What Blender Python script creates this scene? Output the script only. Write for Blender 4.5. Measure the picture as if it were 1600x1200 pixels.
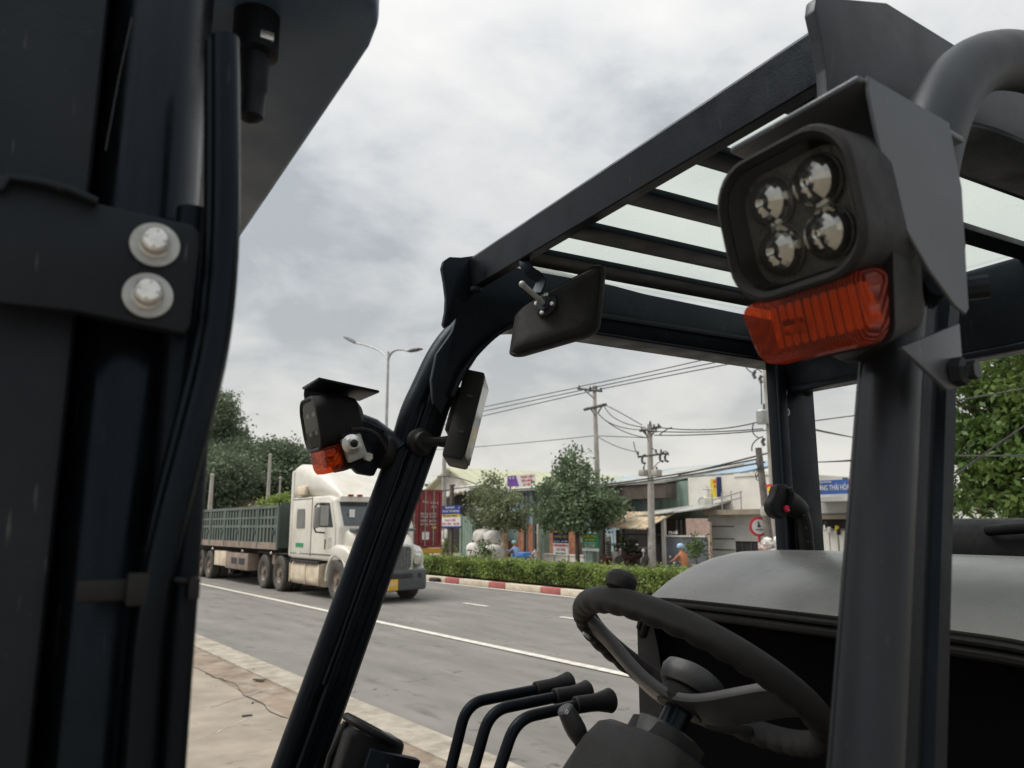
import bpy, bmesh, math, random
import numpy as np
from mathutils import Vector, Matrix
random.seed(7); rng = np.random.default_rng(7)
R = math.radians
for o in list(bpy.data.objects): bpy.data.objects.remove(o)
S = bpy.context.scene
C = S.collection
# ------------------------------------------------------------ camera
H = 1.8                        # eye height, metres
F, PT = 1220.0, math.atan(224 / 1220.0)
AR, AF = R(36.0), R(29.3)      # heading against the road / against the forklift's cross axis
cd = bpy.data.cameras.new('camera'); cam = bpy.data.objects.new('camera', cd); C.objects.link(cam)
cam.location = (0, 0, H); cam.rotation_euler = (R(90) + PT, 0, -AR)
cd.sensor_width = 36; cd.lens = F / 1600 * 36; cd.clip_start = .02; cd.clip_end = 3000
cd.dof.use_dof = True; cd.dof.focus_distance = 1.55; cd.dof.aperture_fstop = 9.0
S.camera = cam
# ------------------------------------------------------------ sky, sun, exposure
SUN_EL, SUN_AZ = R(58), R(312)         # azimuth clockwise from +Y (road direction)
wd = bpy.data.worlds.new('World'); S.world = wd; wd.use_nodes = True
nt = wd.node_tree; N = nt.nodes; LK = nt.links; N.clear()
def nd(t, **k):
    n = N.new(t)
    for a, b in k.items(): setattr(n, a, b)
    return n
def vmath(op, a, b=None):
    n = nd('ShaderNodeVectorMath', operation=op); LK.new(a, n.inputs[0])
    if b is not None:
        if isinstance(b, tuple): n.inputs[1].default_value = b
        else: LK.new(b, n.inputs[1])
    return n
def fmath(op, a, b=None, clamp=False):
    n = nd('ShaderNodeMath', operation=op, use_clamp=clamp)
    for i, v in enumerate((a, b)):
        if v is None: continue
        if isinstance(v, (int, float)): n.inputs[i].default_value = v
        else: LK.new(v, n.inputs[i])
    return n.outputs[0]
def ramp(fac, stops):
    n = nd('ShaderNodeValToRGB'); LK.new(fac, n.inputs[0]); e = n.color_ramp.elements
    while len(e) < len(stops): e.new(.5)
    for i, (p, c) in enumerate(stops): e[i].position = p; e[i].color = (*c, 1)
    return n.outputs[0]
def mixc(fac, a, b, mode='MIX'):
    n = nd('ShaderNodeMix', data_type='RGBA', blend_type=mode)
    for i, v in ((0, fac), (6, a), (7, b)):
        if isinstance(v, (int, float)): n.inputs[i].default_value = v
        elif isinstance(v, tuple): n.inputs[i].default_value = (*v, 1)
        else: LK.new(v, n.inputs[i])
    return n.outputs[2]
tc = nd('ShaderNodeTexCoord'); D = vmath('NORMALIZE', tc.outputs['Generated']).outputs[0]
sp = nd('ShaderNodeSeparateXYZ'); LK.new(D, sp.inputs[0])
zc = fmath('MAXIMUM', sp.outputs[2], 0.0)
den = fmath('ADD', zc, .42)
cb = nd('ShaderNodeCombineXYZ')
LK.new(fmath('DIVIDE', sp.outputs[0], den), cb.inputs[0]); LK.new(fmath('DIVIDE', sp.outputs[1], den), cb.inputs[1])
LK.new(fmath('MULTIPLY', zc, 1.5), cb.inputs[2])
def noise(scale, detail=5, rough=.55, dist=0., off=(0, 0, 0)):
    m = nd('ShaderNodeMapping'); m.inputs['Location'].default_value = off; LK.new(cb.outputs[0], m.inputs[0])
    n = nd('ShaderNodeTexNoise'); n.inputs['Scale'].default_value = scale; n.inputs['Detail'].default_value = detail
    n.inputs['Roughness'].default_value = rough; n.inputs['Distortion'].default_value = dist
    LK.new(m.outputs[0], n.inputs['Vector']); return n.outputs[0]
big = noise(1.9, 3, .5, .25, (3.1, 1.7, 0)); mid = noise(4.6, 7, .55, .3, (.4, 5.2, 2))
fine = noise(12.0, 6, .6, .2, (9.4, 2.2, 1))
cl = fmath('ADD', fmath('ADD', fmath('MULTIPLY', big, .52), fmath('MULTIPLY', mid, .40)), fmath('MULTIPLY', fine, .11))
cloud = ramp(cl, [(.41, (.235, .25, .264)), (.465, (.30, .312, .32)), (.52, (.365, .37, .371)), (.575, (.405, .405, .398)), (.66, (.455, .452, .434))])
# thin cloud over the sun: brighter towards it
sd = (math.sin(SUN_AZ) * math.cos(SUN_EL), math.cos(SUN_AZ) * math.cos(SUN_EL), math.sin(SUN_EL))
dt = vmath('DOT_PRODUCT', D, sd).outputs['Value']
glow = fmath('POWER', fmath('MAXIMUM', dt, 0.0), 9.0)
cloud = mixc(1.0, cloud, mixc(glow, (1, 1, 1), (1.22, 1.21, 1.18)), 'MULTIPLY')
# an overcast sky is brighter towards the zenith
zg = fmath('MULTIPLY', fmath('ADD', fmath('MULTIPLY', zc, 1.3), 1.0), 1 / 1.46)
cz = nd('ShaderNodeCombineXYZ'); [LK.new(zg, cz.inputs[i]) for i in range(3)]
cloud = mixc(1.0, cloud, cz.outputs[0], 'MULTIPLY')
# warm, clear air low over the horizon
hz = fmath('POWER', fmath('SUBTRACT', 1.0, zc, True), 6.5)
cloud = mixc(fmath('MULTIPLY', hz, .72), cloud, (.60, .57, .50))
sky = nd('ShaderNodeTexSky', sky_type='NISHITA'); sky.sun_disc = False
sky.sun_elevation = SUN_EL; sky.sun_rotation = SUN_AZ
skyc = mixc(1.0, sky.outputs[0], (.1, .1, .1), 'MULTIPLY')
bg = nd('ShaderNodeBackground'); LK.new(mixc(.94, skyc, cloud), bg.inputs[0]); bg.inputs[1].default_value = 1.0
ow = nd('ShaderNodeOutputWorld'); LK.new(bg.outputs[0], ow.inputs[0])
sl = bpy.data.lights.new('sun', 'SUN'); sl.energy = 1.5; sl.angle = R(30); sl.color = (1, .96, .9)
so = bpy.data.objects.new('sun', sl); C.objects.link(so)
so.rotation_euler = Vector(sd).to_track_quat('Z', 'Y').to_euler()
S.view_settings.view_transform = 'Standard'; S.view_settings.look = 'None'
S.view_settings.gamma = 1; S.view_settings.exposure = 0.9; S.view_settings.use_curve_mapping = False
# ------------------------------------------------------------ measuring helpers (photo pixel + known plane -> metres)
def ray(x, y, A):
    a, b = x - 800, 600 - y
    f = F * math.cos(PT) - b * math.sin(PT); z = b * math.cos(PT) + F * math.sin(PT)
    return (a * math.cos(A) + f * math.sin(A), -a * math.sin(A) + f * math.cos(A), z)
def _p(x, y, A, k):
    d = ray(x, y, A)
    if 'z' in k: s = (k['z'] - H) / d[2]
    elif 'n' in k: s = k['n'] / d[0]
    else: s = k['u'] / d[1]
    return Vector((d[0] * s, d[1] * s, H + d[2] * s))
def W(x, y, **k): return _p(x, y, AR, k)        # world: n across the road, u along it, z up
def L(x, y, **k): return _p(x, y, AF, k)        # forklift frame: n rearward, u to its right-hand side
# ------------------------------------------------------------ materials
def srgb(r, g, b):
    f = lambda v: (v / 255 / 12.92) if v <= 10 else ((v / 255 + .055) / 1.055) ** 2.4
    return (f(r), f(g), f(b))
MATS = {}
def mat(name, col, rough=.6, metal=0., var=.12, scale=6., bump=0., bscale=60., col2=None, c2=(.45, .65), c2scale=None,
        trans=0., coat=0., spec=.5, tint=None, transl=0., wave=None, stretch=(1, 1, 1), rvar=.1, wear=None, spots=None):
    m = bpy.data.materials.new(name); m.use_nodes = True; t = m.node_tree; n = t.nodes; l = t.links
    b = n['Principled BSDF']; b.inputs['Roughness'].default_value = rough; b.inputs['Metallic'].default_value = metal
    b.inputs['Transmission Weight'].default_value = trans; b.inputs['Coat Weight'].default_value = coat
    b.inputs['Specular IOR Level'].default_value = spec
    if tint: b.inputs['Specular Tint'].default_value = (*tint, 1)
    tcn = n.new('ShaderNodeTexCoord'); mp = n.new('ShaderNodeMapping'); mp.inputs['Scale'].default_value = stretch
    l.new(tcn.outputs['Object'], mp.inputs[0])
    def nz(sc, det=5):
        k = n.new('ShaderNodeTexNoise'); k.inputs['Scale'].default_value = sc; k.inputs['Detail'].default_value = det
        k.inputs['Roughness'].default_value = .6; l.new(mp.outputs[0], k.inputs['Vector']); return k.outputs[0]
    def mx(fac, a, bb, mode='MIX'):
        k = n.new('ShaderNodeMix'); k.data_type = 'RGBA'; k.blend_type = mode
        for i, v in ((0, fac), (6, a), (7, bb)):
            if isinstance(v, (int, float)): k.inputs[i].default_value = v
            elif isinstance(v, tuple): k.inputs[i].default_value = (*v, 1)
            else: l.new(v, k.inputs[i])
        return k.outputs[2]
    def rp(f, p0, p1):
        k = n.new('ShaderNodeMapRange'); k.inputs[1].default_value = p0; k.inputs[2].default_value = p1
        l.new(f, k.inputs[0]); return k.outputs[0]
    n1 = nz(scale)
    dk = tuple(max(0, v * (1 - var * 2)) for v in col); lt = tuple(min(1, v * (1 + var * 2)) for v in col)
    out = mx(rp(n1, .3, .7), dk, lt)
    if col2: out = mx(rp(nz(c2scale or scale * .6, 7), *c2), out, col2)
    if wear:        # scuffs and settled dust: small pale specks and long thin scratches
        ws = n.new('ShaderNodeMapping'); ws.inputs['Scale'].default_value = (1, 1, .12); ws.inputs['Rotation'].default_value = (.3, .5, .2); l.new(tcn.outputs['Object'], ws.inputs[0])
        k = n.new('ShaderNodeTexNoise'); k.inputs['Scale'].default_value = 210; k.inputs['Detail'].default_value = 2; l.new(ws.outputs[0], k.inputs[0])
        out = mx(rp(k.outputs[0], .69, .76), out, wear)
        out = mx(rp(nz(420, 2), .72, .78), out, tuple(v * 1.3 for v in wear))
        dz = rp(nz(3.5, 8), .45, .8); out = mx(dz, out, tuple(c * .75 + w * .25 for c, w in zip(col, wear)))
    if spots:
        k = n.new('ShaderNodeTexNoise'); k.inputs['Scale'].default_value = spots[0]; k.inputs['Detail'].default_value = 4; l.new(tcn.outputs['Object'], k.inputs[0])
        k2 = n.new('ShaderNodeTexNoise'); k2.inputs['Scale'].default_value = spots[0] * .16; k2.inputs['Detail'].default_value = 2; l.new(tcn.outputs['Object'], k2.inputs[0])
        ml_ = n.new('ShaderNodeMath'); ml_.operation = 'MULTIPLY'; l.new(rp(k.outputs[0], *spots[1]), ml_.inputs[0]); l.new(rp(k2.outputs[0], .48, .6), ml_.inputs[1])
        out = mx(ml_.outputs[0], out, spots[2])
    l.new(out, b.inputs['Base Color'])
    if rvar:
        k = n.new('ShaderNodeMapRange'); k.inputs[1].default_value = .3; k.inputs[2].default_value = .7
        k.inputs[3].default_value = max(0, rough - rvar); k.inputs[4].default_value = min(1, rough + rvar)
        l.new(nz(scale * 1.7), k.inputs[0]); l.new(k.outputs[0], b.inputs['Roughness'])
    if bump or wave:
        bp = n.new('ShaderNodeBump'); bp.inputs['Strength'].default_value = bump if bump else .6
        bp.inputs['Distance'].default_value = .01
        if wave:
            wv = n.new('ShaderNodeTexWave'); wv.bands_direction = wave[0]; wv.inputs['Scale'].default_value = wave[1]
            l.new(mp.outputs[0], wv.inputs[0]); l.new(wv.outputs[1], bp.inputs['Height']); bp.inputs['Distance'].default_value = wave[2]
        else: l.new(nz(bscale, 4), bp.inputs['Height'])
        l.new(bp.outputs[0], b.inputs['Normal'])
    if transl:
        tr = n.new('ShaderNodeBsdfTranslucent'); l.new(out, tr.inputs[0]); ms = n.new('ShaderNodeMixShader')
        ms.inputs[0].default_value = transl; l.new(b.outputs[0], ms.inputs[1]); l.new(tr.outputs[0], ms.inputs[2])
        l.new(ms.outputs[0], n['Material Output'].inputs[0])
    MATS[name] = m; return m
# forklift: blue of the reflected sky is put into the blacks' colours and tints
BLK = mat('black_paint', (.0034, .004, .0054), .38, var=.1, scale=9, bump=.06, bscale=260, spec=.15, tint=(.62, .8, 1), wear=(.022, .022, .023), rvar=.14)
BLK2 = mat('black_paint_dusty', (.0085, .0092, .011), .5, var=.15, scale=5, bump=.08, bscale=300, col2=(.022, .023, .025), c2=(.5, .9), spec=.22, tint=(.7, .85, 1), wear=(.05, .049, .047), rvar=.14)
GLOSS = mat('black_gloss', (.0016, .002, .0028), .26, var=.1, scale=12, spec=.2, tint=(.62, .8, 1), wear=(.02, .02, .021))
RUB = mat('black_rubber', (.0062, .0063, .0068), .55, var=.15, scale=30, bump=.2, bscale=500, spec=.25, wear=(.026, .026, .027))
PLAS = mat('black_plastic', (.0068, .007, .0076), .5, var=.1, scale=20, bump=.5, bscale=900, spec=.25, wear=(.026, .026, .027))
PLASG = mat('grey_plastic', (.03, .031, .033), .42, var=.08, scale=20, bump=.2, bscale=900)
HOOD = mat('dusty_hood_grey', (.15, .15, .147), .3, var=.1, scale=3, bump=.05, bscale=400, col2=(.26, .257, .247), c2=(.42, .75), c2scale=2.2)
PLASM = mat('dark_grain_plastic', (.017, .0172, .018), .5, var=.1, scale=20, bump=.6, bscale=700, spec=.35, wear=(.04, .04, .04))
GREYPT = mat('grey_black_sheet', (.05, .054, .062), .34, var=.06, scale=6, bump=.05, bscale=500, tint=(.82, .91, 1), wear=(.11, .11, .11))
ZINC = mat('zinc_bolt', (.62, .62, .6), .33, metal=.85, var=.12, scale=90, bump=.1, bscale=300)
ZINCP = mat('zinc_washer', (.33, .34, .335), .5, metal=.5, var=.1, scale=60, bump=.1, bscale=300)
AMBER = mat('amber_lens', (.5, .042, .002), .2, var=.15, scale=40, bump=.5, wave=('Y', 90, .004), transl=.4, spec=.35)
LENSB = mat('lamp_cavity', (.11, .11, .105), .3, metal=.3, var=.2, scale=60, bump=.3, bscale=200)
LEDM = mat('led_reflector', (.62, .62, .58), .1, metal=.95, var=.05, scale=60, rvar=.03)
REDB = mat('red_button', (.5, .012, .05), .35)
SCRN = mat('dark_screen', (.03, .032, .035), .08, var=.3, scale=20)
# street
ASPH = mat('asphalt', (.185, .175, .158), .82, var=.1, spots=(5.5, (.6, .68), (.085, .078, .068)), scale=1.3, bump=.5, bscale=160, col2=(.115, .108, .098), c2=(.56, .75), c2scale=2.5, stretch=(1.6, .35, 1))
PAINT = mat('road_paint', (.62, .59, .52), .7, var=.12, scale=8, col2=(.35, .33, .3), c2=(.6, .8), c2scale=9)
CONC = mat('concrete_apron', (.3, .255, .2), .85, var=.12, scale=1.6, bump=.4, bscale=90, col2=(.24, .2, .155), c2=(.48, .7), c2scale=1.4, spots=(9, (.6, .7), (.17, .145, .11)))
DIRT = mat('roadside_dirt', (.24, .185, .135), .95, var=.18, scale=2.5, bump=.7, bscale=70, col2=(.36, .32, .26), c2=(.5, .7), c2scale=3)
KERBP = mat('pale_kerb', (.36, .32, .26), .85, col2=(.25, .21, .16), c2=(.45, .7), var=.18, scale=4, bump=.4, bscale=80)
KW = mat('kerb_cream', (.62, .54, .42), .8, var=.14, scale=5, bump=.3, bscale=60, col2=(.4, .33, .25), c2=(.55, .8))
KR = mat('kerb_red', (.42, .13, .12), .8, var=.14, scale=5, bump=.3, bscale=60, col2=(.35, .22, .18), c2=(.58, .85))
SOIL = mat('median_soil', (.16, .12, .08), .95, var=.2, scale=4, bump=.6, bscale=40)
LAND = mat('open_ground', (.2, .18, .13), .95, var=.2, scale=.2, bump=.3, bscale=10)
GRND = mat('crack_filler', (.07, .06, .05), .95)
def leafmat(nm, c, **k): return mat(nm, c, .6, var=.32, scale=k.pop('scale', 1.1), transl=.3, **k)
LF_HEDGE = leafmat('hedge_leaf', (.2, .27, .07), scale=1.6, col2=(.34, .4, .1), c2=(.5, .7))
LF_DARK = leafmat('dark_leaf', (.13, .185, .1), col2=(.2, .26, .13), c2=(.5, .72))
LF_MID = leafmat('olive_leaf', (.18, .21, .11), col2=(.26, .28, .16), c2=(.5, .7))
LF_BRIGHT = leafmat('bright_leaf', (.085, .145, .035), col2=(.17, .235, .05), c2=(.48, .7))
LF_FAR = leafmat('far_leaf_hazed', (.135, .175, .105), scale=.3, col2=(.19, .23, .14), c2=(.5, .7))  # haze of the distance is put into the leaf colour
BARK = mat('bark', (.1, .085, .065), .9, var=.2, scale=6, bump=.6, bscale=30)
CPOLE = mat('concrete_pole', (.42, .4, .36), .85, var=.12, scale=2, bump=.2, bscale=40, col2=(.3, .27, .23), c2=(.5, .8))
WPOLE = mat('dark_pole', (.16, .145, .125), .9, var=.2, scale=3, bump=.4, bscale=30)
STEEL = mat('galvanised', (.4, .41, .41), .5, metal=.5, var=.1)
DKST = mat('dark_steel', (.09, .092, .095), .6, var=.15)
CABLE = mat('cable_black', (.06, .06, .062), .6)
WHITEP = mat('white_wall', (.75, .73, .67), .85, var=.07, scale=.8, bump=.1, bscale=20, col2=(.42, .4, .36), c2=(.58, .8), c2scale=.9)
GREYW = mat('grey_wall', (.58, .58, .55), .85, var=.07, scale=.8, col2=(.32, .31, .29), c2=(.55, .8))
BLUEW = mat('blue_sheet', (.4, .53, .57), .6, var=.07, scale=.7, col2=(.36, .43, .43), c2=(.5, .8))
GREENW = mat('green_sheet', (.24, .33, .28), .6, var=.1, scale=.8, col2=(.2, .25, .2), c2=(.5, .8))
ROOFY = mat('cream_green_roof', (.52, .53, .37), .6, var=.06, scale=.6, col2=(.42, .42, .3), c2=(.5, .8))
ROOFB = mat('blue_roof', (.27, .37, .46), .55, var=.1, scale=.6)
ROOFG = mat('grey_roof', (.42, .43, .4), .7, var=.14, scale=1.2, col2=(.25, .23, .2), c2=(.5, .75))
RUST = mat('patched_awning', (.55, .45, .3), .8, var=.25, scale=2.5, col2=(.4, .18, .12), c2=(.52, .7), c2scale=3)
DARKI = mat('dark_interior', (.035, .034, .033), .9, var=.2, scale=1.5)  # shade inside openings put into panel colour; also serves dark covers and a bag
DARKB = mat('dark_brown_board', (.11, .09, .075), .85, var=.15, scale=2)
BRICK = mat('orange_brick', (.42, .19, .11), .9, var=.14, scale=3, bump=.3, wave=('Z', 3.2, .01))
TARP = mat('grey_tarp', (.15, .165, .2), .7, var=.1, scale=1.5, bump=.5, bscale=4)
PINK = mat('pink_board', (.5, .36, .31), .8, var=.08)
GLASSD = mat('dark_glass', (.05, .058, .062), .07, spec=.9, var=.2, scale=1.5)
SACK = mat('white_sack', (.76, .73, .67), .8, var=.1, scale=5, bump=.8, bscale=12)
def flat(nm, c, rough=.7, **k): return mat(nm, c, rough, var=.05, **k)
S_WHITE = flat('sign_white', (.72, .72, .7)); S_BLUE = flat('sign_blue', srgb(38, 52, 130)); S_YEL = flat('sign_yellow', (.75, .55, .05))
S_RED = flat('sign_red', (.62, .045, .05)); S_GREEN = flat('sign_green', (.03, .24, .1)); S_PUR = flat('sign_purple', (.17, .07, .34))
S_BLK = flat('sign_black', (.02, .02, .02)); S_NAVY = flat('sign_navy', srgb(24, 44, 92)); S_SKY = flat('sign_skyblue', srgb(58, 92, 160))
# truck
TWHITE = mat('truck_white', (.66, .64, .575), .42, var=.05, scale=1.5, coat=.1, col2=(.52, .45, .34), c2=(.46, .78), c2scale=1.1)
TDUST = mat('truck_dusty_cream', (.66, .56, .42), .6, var=.12, scale=2.5, col2=(.36, .28, .2), c2=(.5, .8), c2scale=3)
TDARK = mat('truck_chassis', (.03, .029, .028), .8, var=.2, scale=4)
TYRE = mat('dusty_tyre', (.075, .068, .06), .9, var=.2, scale=5, bump=.3, bscale=40)
RIMM = mat('dusty_rim', (.2, .155, .12), .75, var=.2, scale=6)
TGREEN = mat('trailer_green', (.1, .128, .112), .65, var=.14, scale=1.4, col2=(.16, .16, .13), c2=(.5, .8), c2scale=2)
TGREEND = mat('trailer_green_shaded', (.03, .05, .042), .8, var=.2, scale=2)  # shade of the recesses between ribs, put into a darker copy of the green
TBROWN = mat('trailer_mud', (.26, .2, .16), .85, var=.15, scale=2)
BUMP = mat('bumper_grey', (.075, .08, .085), .55, var=.1)
GRILL = mat('grille_grey', (.11, .115, .115), .45, var=.2, scale=12)
CHROME = mat('chrome_dull', (.6, .6, .58), .25, metal=.9)
HEADL = mat('headlamp_clear', (.5, .5, .42), .12, var=.2, scale=6, coat=.5)
PLATE = flat('number_plate_yellow', (.72, .42, .05))
CONTR = mat('container_red', (.23, .035, .04), .6, var=.12, scale=1.2, col2=(.18, .06, .05), c2=(.5, .8))
CHASY = flat('chassis_yellow', (.6, .33, .03))
MGREY = flat('mirror_grey', (.3, .29, .27), .45)
SKIN = flat('skin', (.4, .23, .15)); HAIR = flat('hair_black', (.015, .012, .01))
def panel_mat():
    m = bpy.data.materials.new('dusty_acrylic'); m.use_nodes = True; t = m.node_tree; n = t.nodes; l = t.links
    b = n['Principled BSDF']; b.inputs['Base Color'].default_value = (.78, .82, .79, 1); b.inputs['Roughness'].default_value = .3
    tr = n.new('ShaderNodeBsdfTransparent'); tr.inputs[0].default_value = (.93, .96, .94, 1)
    tl = n.new('ShaderNodeBsdfTranslucent'); tl.inputs[0].default_value = (.8, .83, .79, 1)
    a = n.new('ShaderNodeMixShader'); a.inputs[0].default_value = .6; l.new(b.outputs[0], a.inputs[1]); l.new(tl.outputs[0], a.inputs[2])
    tcn = n.new('ShaderNodeTexCoord'); nz = n.new('ShaderNodeTexNoise'); nz.inputs['Scale'].default_value = 90; nz.inputs['Detail'].default_value = 3
    l.new(tcn.outputs['Object'], nz.inputs[0]); mr = n.new('ShaderNodeMapRange'); l.new(nz.outputs[0], mr.inputs[0])
    mr.inputs[1].default_value = .66; mr.inputs[2].default_value = .76; mr.inputs[3].default_value = .3; mr.inputs[4].default_value = .75
    ms = n.new('ShaderNodeMixShader'); l.new(mr.outputs[0], ms.inputs[0]); l.new(tr.outputs[0], ms.inputs[1]); l.new(a.outputs[0], ms.inputs[2])
    l.new(ms.outputs[0], n['Material Output'].inputs[0]); return m
ACRYL = panel_mat()
# ------------------------------------------------------------ mesh builder
class M:
    def __init__(s): s.bm = bmesh.new()
    def faces(s, vs, fs):
        v = [s.bm.verts.new(p) for p in vs]
        for f in fs:
            try: s.bm.faces.new([v[i] for i in f])
            except ValueError: pass
        return s
    def box(s, c, d, rot=None, bev=0., seg=2):
        t = bmesh.new(); bmesh.ops.create_cube(t, size=1)
        bmesh.ops.scale(t, vec=d, verts=t.verts)
        if bev: bmesh.ops.bevel(t, geom=t.edges[:], offset=bev, segments=seg, profile=.5, affect='EDGES')
        mt = Matrix.Translation(c) @ (rot.to_4x4() if rot else Matrix())
        bmesh.ops.transform(t, matrix=mt, verts=t.verts); return s.merge(t)
    def b2(s, x0, x1, y0, y1, z0, z1, **k):
        return s.box(((x0 + x1) / 2, (y0 + y1) / 2, (z0 + z1) / 2), (abs(x1 - x0), abs(y1 - y0), abs(z1 - z0)), **k)
    def merge(s, t):
        me = bpy.data.meshes.new('t'); t.to_mesh(me); t.free(); s.bm.from_mesh(me); bpy.data.meshes.remove(me); return s
    def prism(s, pts, vec, bev=0., seg=2):
        t = bmesh.new(); v = [t.verts.new(p) for p in pts]; f = t.faces.new(v)
        e = bmesh.ops.extrude_face_region(t, geom=[f]); nv = [g for g in e['geom'] if isinstance(g, bmesh.types.BMVert)]
        bmesh.ops.translate(t, vec=vec, verts=nv); bmesh.ops.recalc_face_normals(t, faces=t.faces)
        if bev: bmesh.ops.bevel(t, geom=t.edges[:], offset=bev, segments=seg, profile=.5, affect='EDGES')
        return s.merge(t)
    def loft(s, loops, cap=True, close=True):
        v = [[s.bm.verts.new(p) for p in lp] for lp in loops]; n = len(loops[0])
        for a, b in zip(v, v[1:]):
            for i in range(n if close else n - 1):
                j = (i + 1) % n
                try: s.bm.faces.new((a[i], a[j], b[j], b[i]))
                except ValueError: pass
        if cap:
            try: s.bm.faces.new(v[0][::-1]); s.bm.faces.new(v[-1])
            except ValueError: pass
        return s
    def tube(s, pts, r, seg=10, cap=True):
        pts = [Vector(p) for p in pts]; rs = r if isinstance(r, (list, tuple)) else [r] * len(pts); loops = []; prev = None
        for i, p in enumerate(pts):
            T = ((pts[min(i + 1, len(pts) - 1)] - p).normalized() + (p - pts[max(i - 1, 0)]).normalized())
            T = T.normalized() if T.length > 1e-6 else Vector((0, 0, 1))
            if prev is None: prev = T.orthogonal().normalized()
            X = (prev - T * prev.dot(T)).normalized(); prev = X; Y = T.cross(X)
            loops.append([p + (X * math.cos(a) + Y * math.sin(a)) * rs[i] for a in [2 * math.pi * k / seg for k in range(seg)]])
        return s.loft(loops, cap)
    def sweep(s, pts, lat, prof, scale=None):
        pts = [Vector(p) for p in pts]; lat = Vector(lat).normalized(); loops = []
        for i, p in enumerate(pts):
            T = ((pts[min(i + 1, len(pts) - 1)] - p).normalized() + (p - pts[max(i - 1, 0)]).normalized()).normalized()
            Nn = T.cross(lat).normalized(); La = Nn.cross(T).normalized(); k = scale[i] if scale else (1, 1)
            loops.append([p + Nn * (a * k[0]) + La * (b * k[1]) for a, b in prof])
        return s.loft(loops)
    def lathe(s, prof, o, ax, seg=24, cap=True):
        o = Vector(o); ax = Vector(ax).normalized(); X = ax.orthogonal().normalized(); Y = ax.cross(X)
        return s.loft([[o + ax * h + (X * math.cos(a) + Y * math.sin(a)) * max(r, 1e-5) for a in [2 * math.pi * k / seg for k in range(seg)]] for r, h in prof], cap)
    def ball(s, c, r, seg=12, sc=(1, 1, 1)):
        t = bmesh.new(); bmesh.ops.create_uvsphere(t, u_segments=seg, v_segments=max(6, seg // 2), radius=r)
        bmesh.ops.scale(t, vec=sc, verts=t.verts); bmesh.ops.translate(t, vec=c, verts=t.verts); return s.merge(t)
    def quad(s, a, b, c, d): return s.faces([a, b, c, d], [(0, 1, 2, 3)])
    def xf(s, mt): bmesh.ops.transform(s.bm, matrix=mt, verts=s.bm.verts); return s
    def mesh(s, name, m, ang=35, recalc=True):
        if recalc: bmesh.ops.recalc_face_normals(s.bm, faces=s.bm.faces)
        me = bpy.data.meshes.new(name); s.bm.to_mesh(me); s.bm.free()
        me.materials.append(m)
        if ang:
            me.polygons.foreach_set('use_smooth', [True] * len(me.polygons)); me.set_sharp_from_angle(angle=R(ang))
        return me
    def obj(s, name, m, parent=None, off=None, ang=35): return link(name, s.mesh(name, m, ang), parent, off)
def link(name, me, parent=None, off=None):
    o = bpy.data.objects.new(name, me); C.objects.link(o)
    if parent: o.parent = parent
    if off is not None: o.location = off
    return o
def thing(name, label, cat, loc=(0, 0, 0), rz=0, group=None):
    o = bpy.data.objects.new(name, None); C.objects.link(o); o.location = loc; o.rotation_euler = (0, 0, rz)
    o.empty_display_size = .2; return tag(o, label, cat, group)
def tag(o, label, cat, group=None):
    o['label'] = label; o['category'] = cat
    if group: o['group'] = group
    return o
def struct(o, kind='structure'): o['kind'] = kind; return o
def rr(w, h, r, n=5):
    """rounded rectangle, counter-clockwise, centred"""
    out = []
    for cx, cy, a0 in ((w / 2 - r, h / 2 - r, 0), (-w / 2 + r, h / 2 - r, 90), (-w / 2 + r, -h / 2 + r, 180), (w / 2 - r, -h / 2 + r, 270)):
        for k in range(n + 1):
            a = R(a0 + 90 * k / n); out.append((cx + r * math.cos(a), cy + r * math.sin(a)))
    return out
def text(name, body, m, parent, loc, xdir, updir, size, width=None, depth=.004):
    cu = bpy.data.curves.new(name, 'FONT'); cu.body = body; cu.size = size; cu.align_x = 'CENTER'; cu.align_y = 'CENTER'; cu.extrude = depth
    cu.resolution_u = 2
    o = bpy.data.objects.new(name, cu); C.objects.link(o); dg = bpy.context.evaluated_depsgraph_get()
    me = bpy.data.meshes.new_from_object(o.evaluated_get(dg)); bpy.data.objects.remove(o); bpy.data.curves.remove(cu)
    X = Vector(xdir).normalized(); U = Vector(updir).normalized(); Z = X.cross(U)
    if len(me.vertices):
        xs = [v.co.x for v in me.vertices]; k = (width / (max(xs) - min(xs))) if width else 1
        for v in me.vertices: v.co = Vector(loc) + X * v.co.x * k + U * v.co.y + Z * v.co.z
    me.materials.clear(); me.materials.append(m)
    return link(name, me, parent)
def bez(p0, p1, p2, n=8):
    return [Vector(p0) * (1 - t) ** 2 + Vector(p1) * 2 * t * (1 - t) + Vector(p2) * t * t for t in [i / n for i in range(n + 1)]]
def arc_path(pts, rad, n=6):
    """polyline with its inner corners rounded"""
    pts = [Vector(p) for p in pts]; out = [pts[0]]
    for a, b, c in zip(pts, pts[1:], pts[2:]):
        d1 = (a - b); d2 = (c - b); k = min(rad, d1.length * .49, d2.length * .49)
        out += bez(b + d1.normalized() * k, b, b + d2.normalized() * k, n)
    return out + [pts[-1]]
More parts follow.
